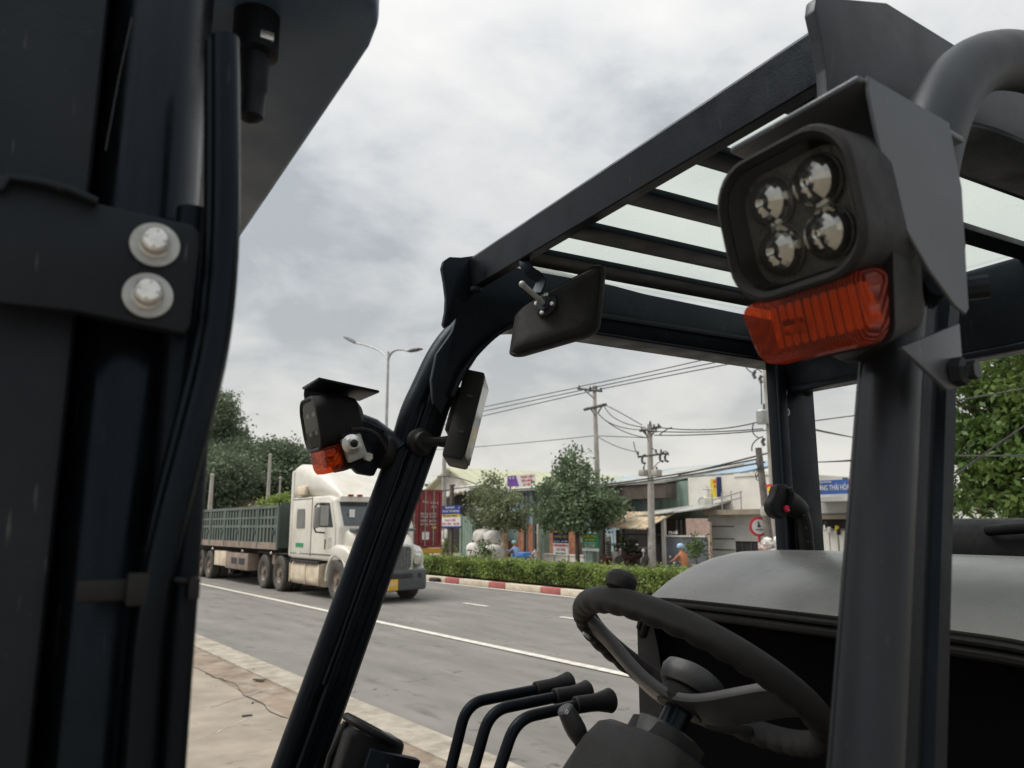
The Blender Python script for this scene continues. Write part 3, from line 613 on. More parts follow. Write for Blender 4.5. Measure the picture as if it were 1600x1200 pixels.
yb = thing('yellow_banner', 'narrow yellow vertical banner hung on the white upper wall', 'banner'); board(yb, 'cloth', 1113, 1121.5, 748, 777, 29.6, S_YEL, .03); ptext(yb, 'QUÁN', 1117, 752, 29.57, 5, 6, S_RED); ptext(yb, 'ĂN', 1117, 760, 29.57, 5, 4, S_RED)
rl = thing('balcony_railing', 'thin steel stair railing on the balcony ledge of the white building', 'railing')
for x, y0, y1 in ((1114, 772, 797), (1129, 770, 797), (1144, 767, 797), (1159, 768, 797)): block(rl, 'post', x, x + .9, y0, y1, 29.2, .05, STEEL)
for pts in (((1114, 781), (1129, 777), (1159, 768)), ((1098, 764), (1114, 765)), ((1114, 788), (1144, 781), (1159, 777))): M().tube([W(x, y, n=29.22) for x, y in pts], .03, 6).obj('rail', STEEL, rl)
# 8 food stall
st = thing('food_stall', 'shabby open food stall with patched sheet awnings and grey tarpaulin', 'stall')
def awn(name, pts, n0, n1, drop, m, corrug=True):
    (xa, ya), (xb, yb_) = pts; k = 26; lo = []
    for i in range(k + 1):
        t = i / k; a = W(xa + (xb - xa) * t, ya + (yb_ - ya) * t, n=n0); dz = .03 if i % 2 else 0
        lo.append([a + Vector((0, 0, dz)), a + Vector((n1 - n0, 0, drop + dz)), a + Vector((n1 - n0, 0, drop + dz - .05)), a + Vector((0, 0, dz - .05))])
    return M().loft(lo).obj(name, m, st, ang=None)
awn('awning', ((958, 810), (1042, 801)), 28.0, 31, .5, ROOFG); awn('awning', ((1040, 802), (1107, 793)), 28.4, 30, .35, ROOFG)
awn('awning', ((934, 823), (1008, 826)), 26.6, 28.6, .75, RUST)
block(st, 'back_wall', 945, 1075, 812, None, 30.4, .2, DARKI, ref=1010); block(st, 'counter', 966, 1000, 866, None, 28.6, .8, DARKB); block(st, 'shelf', 966, 1034, 834, 836.5, 28.3, .5, DARKB)
block(st, 'post', 1033, 1037.5, 806, None, 28.0, .16, WHITEP); block(st, 'post', 962, 965, 828, None, 27.6, .14, DARKB); block(st, 'post', 1105, 1108.5, 815, None, 28.0, .14, PINK)
block(st, 'tarpaulin', 1038, 1104, 839, None, 28.1, .06, TARP, ref=1070); block(st, 'tarpaulin_rail', 1038, 1104, 836.5, 839, 28.05, .1, WHITEP, ref=1070)
block(st, 'pink_panel', 1072, 1106, 810, 838, 28.4, .06, PINK); block(st, 'side_wall', 1040, 1072, 812, 836, 29.6, .1, DARKB); block(st, 'window_bar', 1056, 1058, 812, 836, 29.5, .05, STEEL); block(st, 'window_bar', 1063, 1065, 812, 836, 29.5, .05, STEEL)
block(st, 'menu_panel', 945, 953, 838, 872, 28.2, .06, GREYW); block(st, 'side_post', 934, 941, 828, None, 28.2, .2, DARKB)
for i in range(6): block(st, 'menu_line', 946, 952, 846 + i * 4, 847.5 + i * 4, 28.17, .03, S_BLK)
ptext(st, 'PHỞ', 1052, 833, 28.0, 6, 14, S_WHITE)
for i, (x, y, r_, m) in enumerate(((969, 842, .12, S_YEL), (975, 852, .15, S_GREEN), (971, 858, .12, S_RED), (992, 850, .2, DARKB), (950, 872, .25, DARKB), (943, 876, .25, KR))):
    c = W(x, y, n=28.4); M().lathe([(r_ * .7, -r_), (r_, -r_ * .3), (r_ * .9, r_ * .7), (r_ * .3, r_)], c, (0, 0, 1), 10).obj('jar', m, st)
c = W(962, 868, n=27.3); pot = thing('white_tub', 'white plastic tub standing at the stall front', 'tub', (27.3, c.y, gz)); hh = W(962, 862, n=27.3).z - gz; M().lathe([(.16, 0), (.2, hh * .7), (.24, hh), (.21, hh), (.17, hh * .1)], (0, 0, 0), (0, 0, 1), 14).obj('tub', WHITEP, pot)
# 9 shop with the blue name board
bs = thing('name_board_shop', 'low shop under a long blue name board behind the rear pillar', 'shop')
block(bs, 'wall', 1255, 1420, 776, None, 27.6, 8, GREYW, ref=1310); block(bs, 'name_board', 1262, 1332, 750, 772, 26.9, .12, S_SKY, ref=1300)
ptext(bs, 'HƯƠNG THÁI HÒA', 1298, 762.5, 26.88, 10, 58, S_WHITE); ptext(bs, 'VĂN PHÒNG', 1289, 753.5, 26.88, 3.5, 20, S_WHITE)
block(bs, 'board_frame', 1332, 1335, 748, 773, 26.88, .16, KR); block(bs, 'awning', 1262, 1400, 776, 783, 26.2, 1.6, ROOFG, ref=1310); block(bs, 'fascia', 1262, 1400, 783, 802, 27.4, .3, GREYW, ref=1310); block(bs, 'beam', 1262, 1400, 804, 811, 27.2, .4, CONC, ref=1310)
block(bs, 'opening', 1268, 1330, 812, 826, 27.5, .2, DARKI, ref=1300); block(bs, 'board_clamp', 1322, 1326, 746, 750, 27, .2, DKST)
for x, y, m in ((1288, 825, S_WHITE), (1294, 828, S_WHITE), (1306, 826, S_YEL), (1308, 831, S_BLK), (1290, 820, S_BLK)): block(bs, 'hanging_goods', x - 2.5, x + 2.5, y - 5, y + 5, 27.1, .15, m, bev=.04)
for x in (1283, 1296, 1310, 1322): block(bs, 'door_panel', x, x + 11, 830, None, 27.3, .1, WHITEP, ref=1300)
pw = thing('garden_wall', 'pale wall showing through the leaves of the big right tree', 'wall'); block(pw, 'body', 1440, 1620, 795, None, 26.5, .25, WHITEP, ref=1520); block(pw, 'coping', 1438, 1622, 792, 795.5, 26.45, .35, CONC, ref=1520)
# low houses behind the trailer
lw = thing('roadside_house', 'low house with rust-grey roof on the bank behind the trailer', 'house'); p0 = W(385, 800, u=58); p1 = W(428, 800, u=58)
M().b2(p0.x, p1.x, 58, 64, GZ, W(400, 799, u=58).z).obj('wall', DARKB, lw, ang=None); zr = W(400, 799, u=58).z
M().prism([(p0.x - .4, 57.5, zr), (p0.x - .4, 61, zr + 1.0), (p0.x - .4, 64.5, zr), (p0.x - .4, 61, zr + .85)], (p1.x - p0.x + .8, 0, 0)).obj('roof', RUST, lw, ang=None)
block_x = M().b2(p0.x + 1, p0.x + 2, 57.94, 58.0, .2, 1.6).obj('window', DARKI, lw, ang=None)
# distant treeline closing the street and gaps between buildings
sk = M(); cen = []
for i in range(60):
    a = i / 59; n0 = 40 + 90 * a; y0 = 260 - 245 * a
    cen.append((n0 + random.uniform(-3, 3), y0 + random.uniform(-3, 3), 0, random.uniform(3.2, 5.2)))
pts = np.concatenate([np.array([x, y, h * .5]) + rng.normal(size=(260, 3)) * np.array([3.5, 3.5, h * .26]) for x, y, _, h in cen]); pts[:, 2] = np.maximum(pts[:, 2], 0)
o = leafobj('far_treeline', leaves(pts, .75), LF_FAR); o['kind'] = 'stuff'; o['label'] = 'hazy band of distant trees behind the roofs'; o['category'] = 'trees'
# ------------------------------------------------------------ utility poles and cables
def pole(name, label, xb, xt, yt, n, rb, rt, m, seg=10):
    a = W(xb, 824, n=n); b_ = W(xt, yt, n=n); t = thing(name, label, 'utility pole', (n, a.y, gz)); o = Vector((n, a.y, gz))
    M().tube([(0, 0, 0), (Vector((n, (a.y + b_.y) / 2, (gz + b_.z) / 2)) - o), Vector((n, b_.y, b_.z)) - o], [rb, (rb + rt) / 2, rt], seg).obj('shaft', m, t); return t, o
def bar(t, o, name, pts, n, r, m, seg=6): return M().tube([W(x, y, n=n) - o for x, y in pts], r, seg).obj(name, m, t)
def insul(t, o, x, y, n, hpx=5, up=1):
    c = W(x, y, n=n) - o; h = hpx * .026; return M().lathe([(.03, 0), (.06, h * .2), (.035, h * .35), (.06, h * .5), (.035, h * .65), (.05, h * .85), (.02, h)], c, (0, 0, up), 8).obj('insulator', DKST, t)
t, o = pole('utility_pole', 'tall concrete utility pole with two crossarms behind the dark tree', 937, 928.5, 603, 27.5, .19, .1, CPOLE)
bar(t, o, 'crossarm', ((903, 607), (940, 611)), 27.4, .07, DKST); bar(t, o, 'crossarm', ((913, 640), (947, 632)), 27.4, .08, DKST)
for a in (((914, 610), (928, 622)), ((922, 637), (930, 649)), ((941, 634), (934, 646))): bar(t, o, 'brace', a, 27.4, .04, DKST)
for x, y in ((905, 607), (922, 609), (932, 608), (939, 611)): insul(t, o, x, y, 27.35, 7)
for x, y in ((918, 640), (943, 634)): insul(t, o, x, y, 27.35, 5)
t, o = pole('utility_pole', 'shorter concrete utility pole with drop fuses in front of the shack', 1017, 1015, 663, 27.0, .2, .12, CPOLE)
bar(t, o, 'crossarm', ((1000, 673), (1032, 667)), 26.9, .07, DKST); bar(t, o, 'crossarm', ((1003, 671), (1026, 674)), 26.8, .06, DKST)
for a in (((1004, 673), (1014, 684)), ((1026, 670), (1017, 682)), ((1008, 674), (1014, 690))): bar(t, o, 'brace', a, 26.9, .035, DKST)
for x, y in ((1003, 672), (1022, 668), (1029, 667), (1016, 663)): insul(t, o, x, y, 26.85, 6)
bar(t, o, 'crossarm', ((997, 714), (1044, 708)), 26.9, .05, DKST)
for x, y in ((1005, 715), (1033, 712), (1041, 712)):       # drop-out fuses: hooked C shapes
    M().tube([W(x + a, y + b_, n=26.8) - o for a, b_ in ((3, -4), (-1, -2), (-2, 3), (-1, 8), (3, 9))], .06, 6).obj('drop_fuse', DKST, t); insul(t, o, x - 8, y - 4, 26.8, 7)
for x, y in ((1006, 735), (1026, 735)):
    c = W(x, y + 4, n=26.8) - o; M().box(c, (.4, .35, .3), bev=.04).obj('transformer', CPOLE, t); insul(t, o, x, y + 1, 26.8, 8)
for pts in (((990, 690), (992, 706), (998, 713)), ((1018, 700), (1024, 703), (1030, 712)), ((1008, 722), (1006, 730), (1006, 736)), ((1030, 722), (1024, 726), (1020, 734)), ((1034, 708), (1042, 700), (1045, 712))): M().tube(bez(*[W(x, y, n=26.8) - o for x, y in pts]), .022, 5).obj('jumper_wire', CABLE, t)
t, o = pole('utility_pole', 'pale concrete utility pole close beside the rear pillar of the forklift', 1214, 1196, 560, 25.6, .2, .13, CPOLE)
c = W(1192, 651, n=25.2) - o; M().lathe([(.0, 0), (.23, .02), (.25, .1), (.25, .5), (.2, .56), (0, .58)], c - Vector((0, 0, .3)), (0, 0, 1), 14).obj('transformer_can', STEEL, t)
insul(t, o, 1194, 640, 25.2, 9)
for pts in (((1163, 569), (1168, 580), (1177, 583)), ((1177, 583), (1183, 572), (1190, 582)), ((1189, 598), (1190, 615), (1190, 632)), ((1177, 662), (1172, 680), (1186, 684)), ((1175, 705), (1172, 690), (1192, 682))): M().tube(bez(*[W(x, y, n=25.3) - o for x, y in pts]), .025, 5).obj('jumper_wire', CABLE, t)
for x, y in ((1178, 585), (1188, 592), (1192, 690)): M().tube([W(x + a, y + b_, n=25.3) - o for a, b_ in ((2, -5), (-1, 0), (2, 6))], .07, 6).obj('drop_fuse', DKST, t)
t, o = pole('leaning_pole', 'dark weathered leaning pole beside the round traffic sign', 1204, 1185, 700, 25.0, .17, .12, WPOLE)
bx = W(1194, 799, n=24.7) - o; M().box(bx, (.2, .22, .34), bev=.03).obj('meter_box', CPOLE, t)
for i in range(7):
    x, y = 1186 + random.uniform(-5, 8), 712 + i * 7; c = W(x, y, n=24.9) - o
    M().tube(bez(c, c + Vector((-.1, random.uniform(-.5, .3), -random.uniform(.1, .5))), c + Vector((0, random.uniform(-.4, .4), -random.uniform(.0, .5))), 6), .02, 5).obj('loose_cable', CABLE, t)
for i, (x, y, m) in enumerate(((1199, 848, WHITEP), (1196, 858, PINK), (1218, 846, WHITEP), (1208, 866, GREYW))): c = W(x, y, n=24.4) - o; bag_ = M().ball(c, .2, 14, (1, 1.15, .95)); [setattr(v_, 'co', c + (v_.co - c) * (1 + .22 * math.sin(v_.co.z * 31 + i) * math.cos(v_.co.y * 27) + .12 * math.sin(v_.co.x * 40 + v_.co.z * 17))) for v_ in bag_.bm.verts]; bag_.obj('tied_bag', m, t)
# cables: one thing for each run, one part for each wire
def cables(name, label, n, runs, r=.022):
    t = thing(name, label, 'cable')
    for pts in runs:
        v = [W(x, y, n=n if len(rest) == 0 else rest[0]) for x, y, *rest in pts]
        if len(v) == 3: k = v[1] * 2 - (v[0] + v[2]) * .5; v = bez(v[0], k, v[2], 14)
        M().tube(v, r, 5, False).obj('wire', CABLE, t)
cables('power_line', 'three high parallel power cables crossing to the upper right under the guard roof', 27.4, [((640, 660), (905, 605)), ((640, 667), (921, 607)), ((640, 676), (938, 608)), ((905, 604), (1020, 580), (1160, 548)), ((921, 607), (1030, 584), (1170, 556)), ((938, 608), (1040, 588), (1175, 562))], .026)
cables('power_line', 'sagging cables from the tall concrete pole down to the shorter pole', 27.2, [((935, 646), (960, 664), (1003, 672)), ((944, 634), (965, 656), (1008, 668)), ((946, 634), (960, 640), (1003, 664)), ((936, 648), (970, 672), (1012, 684))], .024)
cables('power_line', 'level cables from the shorter pole to the transformer pole', 26.4, [((1030, 668), (1110, 671), (1186, 659)), ((1020, 674), (1100, 675), (1192, 670)), ((1022, 680), (1100, 679), (1200, 672)), ((1030, 680), (1040, 672), (1050, 668))], .026)
cables('power_line', 'thin low cable crossing behind the display unit to the tall pole', 28, [((640, 705), (760, 697), (928, 681)), ((928, 681), (960, 682), (1010, 684)), ((935, 683), (965, 698), (996, 706))], .02)
cables('telephone_line', 'thick bundled telephone cables strung along the shop fronts', 26, [((945, 757), (1050, 742), (1190, 716)), ((948, 760), (1050, 746), (1195, 722)), ((700, 745), (720, 748), (745, 757)), ((690, 768), (715, 763), (760, 758)), ((1060, 742), (1120, 728), (1200, 708))], .035)
cables('telephone_line', 'cables crossing the sky gap between the rear and front pillars', 26, [((1200, 672), (1270, 658), (1420, 640)), ((1200, 655), (1270, 670), (1420, 702)), ((1200, 650), (1272, 672), (1420, 696)), ((1200, 716), (1280, 722), (1420, 708)), ((1200, 722), (1280, 722), (1420, 716))], .022)
cables('telephone_line', 'pale cables strung in front of the big right tree', 14.5, [((1420, 638), (1500, 625), (1640, 600)), ((1420, 705), (1500, 712), (1640, 710)), ((1420, 800), (1530, 715), (1640, 640))], .014)
# bare posts above the trailer, lattice lamp at far left, pole beside the sign
for i, (x, y, u_, lb) in enumerate(((416, 712, 52, 'thin bare concrete post standing over the trailer'), (326, 744, 45, 'thin pale post beside the mast over the trailer'), (434, 748, 56, 'short bare post right of the thin concrete post'))):
    a = W(x, 824, u=u_); z = W(x, y, u=u_).z; t = thing('concrete_post', lb, 'post', (a.x, u_, GZ)); M().tube([(0, 0, 0), (0, 0, (z - GZ) * .5), (0, 0, z - GZ)], [.17, .14, .1] if i < 2 else [.1, .09, .06], 8).obj('shaft', CPOLE, t); M().lathe([(.12, 0), (.12, .1), (.03, .16)], (0, 0, z - GZ), (0, 0, 1), 8).obj('cap', CPOLE, t)
t, o = pole('utility_pole', 'pale utility pole rising behind the blue roadside sign', 693, 694.5, 700, 26.6, .22, .12, CPOLE)
for x, y in ((691, 836), (697, 834), (692, 850)): c = W(x, y, n=26.2) - o; M().box(c, (.1, .3, .55), bev=.02).obj('meter_box', WHITEP, t)
bar(t, o, 'crossarm', ((684, 745), (704, 743)), 26.5, .05, DKST)
# ------------------------------------------------------------ traffic sign, flag, sacks
c = W(1185, 823, n=25.0); t = thing('traffic_sign', 'round red-rimmed white traffic sign on a red-and-white striped post', 'traffic sign', (25.0, c.y, gz)); zc_ = c.z - gz
fd = Vector((-.55, -.83, 0)).normalized(); sx = Vector((fd.y, -fd.x, 0)) * -1
pm = M(); hgt = zc_ - .36; k = 7
for i in range(k): M().tube([(0, 0, hgt * i / k), (0, 0, hgt * (i + 1) / k)], .045, 8).obj('post_band', S_WHITE if i % 2 else S_RED, t)
M().tube([(0, 0, hgt), (0, 0, zc_ + .2)], .04, 8).obj('post', S_RED, t)
M().lathe([(.37, 0), (.37, .02), (0.0, .021)], Vector((0, 0, zc_)) + fd * .05, fd, 28).obj('rim', S_RED, t); M().lathe([(.27, 0), (.27, .012), (0, .013)], Vector((0, 0, zc_)) + fd * .068, fd, 28).obj('face', S_WHITE, t)
def dec(name, w, h, x, z, m=S_BLK): M().box(Vector((0, 0, zc_ + z)) + fd * .086 + sx * x, (w, .01, h), rot=Matrix((sx, fd, Vector((0, 0, 1)))).transposed(), bev=.003).obj(name, m, t)
dec('pictogram', .07, .16, -.01, .06); dec('pictogram', .13, .05, 0, .02); dec('pictogram', .05, .05, -.02, .17)
for x in (-.1, -.03, .04, .11): dec('digit', .045, .06, x, -.11)
fl = thing('flag', 'small red flag with a yellow star hung beside the leaning pole', 'flag'); a = [W(x, y, n=24.7) for x, y in ((1196, 757), (1206, 756), (1206, 768), (1203, 776), (1200, 768))]
M().prism(a, (.03, 0, 0)).obj('cloth', S_RED, fl, ang=None); M().lathe([(.09, 0), (.09, .02), (0, .02)], W(1202, 764, n=24.68), (-1, 0, 0), 5).obj('star', S_YEL, fl)
# sacks: lumpy, tied
def sack(c, sc, label, top=False):
    t = thing('sack', label, 'sack', c, 0, 'white bulk sacks piled at the gate'); b = bmesh.new(); bmesh.ops.create_icosphere(b, subdivisions=3, radius=1)
    for v in b.verts:
        p = v.co.copy(); k = (abs(p.x) ** 3.2 + abs(p.y) ** 3.2 + abs(p.z) ** 3.2) ** (-1 / 3.2); w_ = 1 + .05 * math.sin(5 * p.x + c[1] * 3) * math.cos(6 * p.y + 4 * p.z) + .035 * math.sin(11 * p.z + 7 * p.y)
        v.co = Vector((p.x * k * sc[0] * w_, p.y * k * sc[1] * w_, (p.z * k * w_ + 1) * sc[2]))
    m = M(); m.merge(b); m.obj('bag', SACK, t, ang=80); m = M(); m.lathe([(.09, 0), (.05, .08), (.11, .17), (.06, .2)], (0, 0, sc[2] * 2 - .06), (.2, .1, 1), 8); m.obj('tied_neck', S_YEL if top else SACK, t)
pb = [W(x, 824, n=26.9).y for x in (748, 761, 775, 757, 770)]
for (x, zb, s, lb) in ((747, 0, (.5, .68, .52), 'left white bulk sack at the foot of the pile'), (760.5, 0, (.45, .56, .46), 'middle white bulk sack at the foot of the pile'), (774, 0, (.5, .62, .48), 'right white bulk sack at the foot of the pile'), (756, .88, (.5, .66, .46), 'upper left white bulk sack on the pile'), (770.5, .88, (.45, .58, .42), 'upper right white bulk sack with a yellow tie')):
    sack((25.95 if zb == 0 else 26.0, W(x, 824, n=26.0).y, gz + zb), s, lb, x == 770)
# ------------------------------------------------------------ people and motorbikes
def person(name, label, loc, rz, J, edges, shirt, trousers, scale=1., root=0, hat=None, hair=True):
    t = thing(name, label, 'person', loc, rz); bm = bmesh.new(); sk = bm.verts.layers.skin.verify(); vs = []
    for x, y, z, r in J:
        v = bm.verts.new(Vector((x, y, z)) * scale); v[sk].radius = (r * scale, r * scale); vs.append(v)
    vs[root][sk].use_root = True
    for a, b in edges: bm.edges.new((vs[a], vs[b]))
    me = bpy.data.meshes.new('body'); bm.to_mesh(me); bm.free(); o = link('body', me); o.modifiers.new('s', 'SKIN'); sd = o.modifiers.new('d', 'SUBSURF'); sd.levels = sd.render_levels = 1
    dg = bpy.context.evaluated_depsgraph_get(); m2 = bpy.data.meshes.new_from_object(o.evaluated_get(dg)); bpy.data.objects.remove(o)
    m2.materials.clear(); [m2.materials.append(m) for m in (shirt, trousers, SKIN)]
    neck = J[3][2] * scale; hip = J[0][2] * scale + .03
    wr = [Vector(J[i][:3]) * scale for i in (8, 11)]
    for p in m2.polygons:
        c = p.center; p.use_smooth = True
        p.material_index = 2 if (c.z > neck or min((c - w).length for w in wr) < .12 * scale) else (1 if c.z < hip and c.y > -.5 and (abs(c.x) < .24 * scale or c.z < hip - .15) and not any((c - Vector(J[i][:3]) * scale).length < .14 * scale for i in (7, 10)) else 0)
    body = link('body', m2, t); f = M()
    for s, i in ((-1, 8), (1, 11)):
        w = Vector(J[i][:3]) * scale
        for k in range(4): b0 = w + Vector((s * (.012 * k - .02), .05, .0)) * scale; f.tube([b0, b0 + Vector((0, .045, -.01)) * scale, b0 + Vector((0, .06, -.045 - .004 * k)) * scale], [.011 * scale, .01 * scale, .007 * scale], 6)
        b0 = w + Vector((-s * .03, .03, 0)) * scale; f.tube([b0, b0 + Vector((-s * .02, .035, -.01)) * scale, b0 + Vector((-s * .01, .06, -.02)) * scale], [.012 * scale, .011 * scale, .008 * scale], 6)
    f.obj('fingers', SKIN, body)
    hd_ = Vector(J[5][:3]) * scale; fc = M()
    fc.ball(hd_ + Vector((0, .1, -.02)) * scale, .018 * scale, 8)
    for s in (-1, 1): fc.ball(hd_ + Vector((s * .098, 0, -.01)) * scale, .022 * scale, 8, (.5, 1, 1.4))
    fc.obj('face_features', SKIN, body); ey = M(); [ey.ball(hd_ + Vector((s * .035, .092, .02)) * scale, .012 * scale, 8) for s in (-1, 1)]; ey.obj('eyes', HAIR, body)
    if hat: M().lathe([(.125 * scale, -.02 * scale), (.14 * scale, .03 * scale), (.125 * scale, .1 * scale), (.08 * scale, .145 * scale), (0, .16 * scale)], hd_, (0, 0, 1), 16).obj('helmet', hat, t)
    else: M().lathe([(.1 * scale, .0), (.112 * scale, .05 * scale), (.09 * scale, .11 * scale), (0, .135 * scale)], hd_ - Vector((0, .015, 0)), (0, -.2, 1), 14).obj('hair', HAIR, t)
    return t
def joints(lean=.16, arm=(.52, 1.0), leg='sit'):
    J = [(0, 0, .78, .13), (0, .04 + lean * .3, .98, .135), (0, .06 + lean * .7, 1.2, .15), (0, .06 + lean, 1.36, .06), (0, .08 + lean, 1.44, .075), (0, .1 + lean, 1.53, .1),
         (-.19, .06 + lean * .7, 1.26, .065), (-.27, .2 + lean, 1.05, .05), (-.27, arm[0], arm[1], .036), (.19, .06 + lean * .7, 1.26, .065), (.27, .2 + lean, 1.05, .05), (.27, arm[0], arm[1], .036)]
    if leg == 'sit': J += [(-.1, .03, .76, .1), (-.17, .42, .72, .075), (-.14, .4, .34, .05), (-.14, .53, .27, .045), (.1, .03, .76, .1), (.17, .42, .72, .075), (.14, .4, .34, .05), (.14, .53, .27, .045)]
    else: J += [(-.09, 0, .74, .1), (-.1, .02, .42, .07), (-.1, 0, .08, .05), (-.1, .13, .04, .045), (.09, 0, .74, .1), (.1, .02, .42, .07), (.1, 0, .08, .05), (.1, .13, .04, .045)]
    E_ = [(0, 1), (1, 2), (2, 3), (3, 4), (4, 5), (2, 6), (6, 7), (7, 8), (2, 9), (9, 10), (10, 11), (0, 12), (12, 13), (13, 14), (14, 15), (0, 16), (16, 17), (17, 18), (18, 19)]
    return J, E_
def motorbike(label, loc, rz, body_m, scale=1.):
    t = thing('motorbike', label, 'motorbike', loc, rz); s = scale
    for y in (-.55, .65):
        w_ = M().lathe([(.2 * s, -.05 * s), (.28 * s, -.045 * s), (.29 * s, 0), (.28 * s, .045 * s), (.2 * s, .05 * s)], (0, y * s, .29 * s), (1, 0, 0), 20); w_.bm.normal_update(); wo = w_.obj('wheel', TYRE, t); M().lathe([(.0, -.03 * s), (.2 * s, -.03 * s), (.2 * s, .03 * s), (0, .03 * s)], (0, y * s, .29 * s), (1, 0, 0), 16).obj('hub', STEEL, wo)
    M().loft([[(a * .26 * s * k, y * s, (zc2 + b * h_) * s) for a, b in rr(1, 1, .3, 3)] for y, k, zc2, h_ in ((-.75, .5, .66, .12), (-.4, 1, .6, .26), (0, .9, .46, .2), (.3, .8, .5, .3), (.45, .7, .7, .55), (.55, .4, .8, .4))]).obj('body', body_m, t)
    M().loft([[(a * .28 * s * k, y * s, (.75 + b * .09) * s) for a, b in rr(1, 1, .3, 3)] for y, k in ((-.72, .7), (-.4, 1), (0, .9), (.2, .5))]).obj('seat', RUB, t)
    M().tube([(-.34 * s, .42 * s, .98 * s), (-.2 * s, .5 * s, 1.0 * s), (.2 * s, .5 * s, 1.0 * s), (.34 * s, .42 * s, .98 * s)], .018 * s, 8).obj('handlebar', DKST, t)
    for x in (-.3, .3): M().tube([(x * s, .46 * s, .99 * s), (x * 1.15 * s, .5 * s, 1.12 * s)], .008 * s, 6).obj('mirror_stem', DKST, t); M().box((x * 1.2 * s, .5 * s, 1.15 * s), (.12 * s, .03 * s, .08 * s), bev=.012).obj('mirror', CHROME, t)
    M().ball((0, .6 * s, .86 * s), .09 * s, 12, (1, .7, 1)).obj('headlight', HEADL, t); M().tube([(0, .52 * s, .95 * s), (0, .62 * s, .5 * s), (0, .65 * s, .3 * s)], .03 * s, 8).obj('fork', STEEL, t)
SH_O = flat('shirt_orange_brown', (.45, .17, .075)); SH_B = flat('shirt_blue', (.2, .3, .52)); SH_W = flat('shirt_white', (.68, .68, .68)); TR_D = flat('trousers_dark', (.03, .03, .04)); TR_B = flat('raincoat_blue', (.07, .2, .5)); HEL = flat('helmet_pale_blue', (.35, .5, .66), .3); HEL2 = flat('helmet_teal', (.22, .42, .42), .4)
J, E_ = joints()
p = W(1070, 824, n=21); person('person', 'person in orange-brown shirt and pale blue helmet riding a motorbike beyond the hedge', (21, p.y, GZ - .06), 0, J, E_, SH_O, TR_D, .9, hat=HEL)
motorbike('dark motorbike under the rider in the orange-brown shirt', (21, p.y, GZ + .01), 0, DKST, .86)
J, E_ = joints(lean=.3); p = W(810, 824, n=22); person('person', 'person in blue shirt and teal helmet leaning over a motorbike by the white sacks', (22, p.y, GZ - .05), 0, J, E_, SH_B, TR_B, .86, hat=HEL2)
motorbike('blue motorbike under the person in the blue shirt', (22, p.y, GZ + .01), 0, TR_B, .82)
M().b2(-.25, .25, -.7, -.25, .55, .8, bev=.06).obj('cloth_bundle', TR_B, thing('bundle', 'bright blue bundle on the motorbike behind the person in blue', 'bundle', (22, p.y, GZ + .08)))
J, E_ = joints(lean=.05, arm=(.3, .95), leg='stand'); J[0] = (0, 0, .78, .12)
p = W(838, 824, n=25); person('person', 'dark-haired child in a white shirt beside the green gate post', (25, p.y, GZ), R(20), J, E_, SH_W, flat('trousers_pale', (.35, .55, .55)), .63)
# ------------------------------------------------------------ container trailer on the far carriageway
u_ = 32.5; nr = W(690.5, 810, u=u_).x; nl = nr - 2.44; zt = W(672, 765, u=u_).z; zb = W(672, 856, u=u_).z
t = thing('shipping_container', 'dark red shipping container with white lettering seen from its door end', 'shipping container', ((nl + nr) / 2, u_, zb)); ox = (nl + nr) / 2; hh = zt - zb
M().b2(-1.2, 1.2, .08, 12.1, 0.02, hh - .02).obj('body', CONTR, t, ang=None)
for s in (-1, 1):
    for k in range(40): pass
sd = M()
for k in range(40): sd.b2(-1.235, -1.2, .25 + k * .295, .25 + k * .295 + .16, .12, hh - .12)
sd.obj('side_rib', CONTR, t, ang=None)
fr = M(); fr.b2(-1.22, -1.1, 0, .14, 0, hh); fr.obj('corner_post', CONTR, t, ang=None); fr = M(); fr.b2(1.1, 1.22, 0, .14, 0, hh); fr.obj('corner_post', CONTR, t, ang=None); fr = M(); fr.b2(-1.1, 1.1, 0, .14, hh - .12, hh); fr.obj('header', CONTR, t, ang=None); fr = M(); fr.b2(-1.1, 1.1, 0, .14, 0, .14); fr.obj('sill', CONTR, t, ang=None)
for s in (-1, 1):
    d = M(); d.b2(min(s * .02, s * 1.08), max(s * .02, s * 1.08), .03, .08, .16, hh - .14); do = d.obj('door', CONTR, t, ang=None)
    for k in range(6): M().b2(min(s * .06, s * 1.04), max(s * .06, s * 1.04), .01, .03, .2 + k * (hh - .4) / 6, .2 + k * (hh - .4) / 6 + (hh - .4) / 9).obj('door_rib', CONTR, do, ang=None)
    for x in (.3, .75): M().tube([(s * x, -.02, .1), (s * x, -.02, hh - .08)], .03, 6).obj('lock_bar', KERBP, do)
    M().b2(s * .35 - .12, s * .35 + .12, -.05, -.03, 1.0, 1.04).obj('handle', KERBP, do, ang=None)
for x, y, w_, s_ in ((.3, .78, .34, 'TGHU'), (.78, .77, .42, '528 4'), (.76, .7, .25, '45G1'), (.25, .58, .4, 'MAX GR'), (.25, .53, .4, 'TARE'), (.25, .46, .4, 'NET'), (.25, .4, .38, 'CU CAP'), (.7, .58, .38, '32.500'), (.7, .53, .35, '3.900'), (.7, .46, .38, '28.600'), (.7, .4, .35, '76.4')): text('lettering', s_, S_WHITE, t, (x, -.01, hh * y), (1, 0, 0), (0, 0, 1), .13, w_, .003)
M().b2(.16, .52, -.02, .02, hh * .14, hh * .27).obj('placard', S_WHITE, t, ang=None); M().b2(.68, .9, -.02, .02, hh * .33, hh * .36).obj('decal', S_YEL, t, ang=None)
ch = thing('container_chassis', 'yellow trailer chassis carrying the red container', 'trailer', (ox, u_, GZ)); zz = zb - GZ
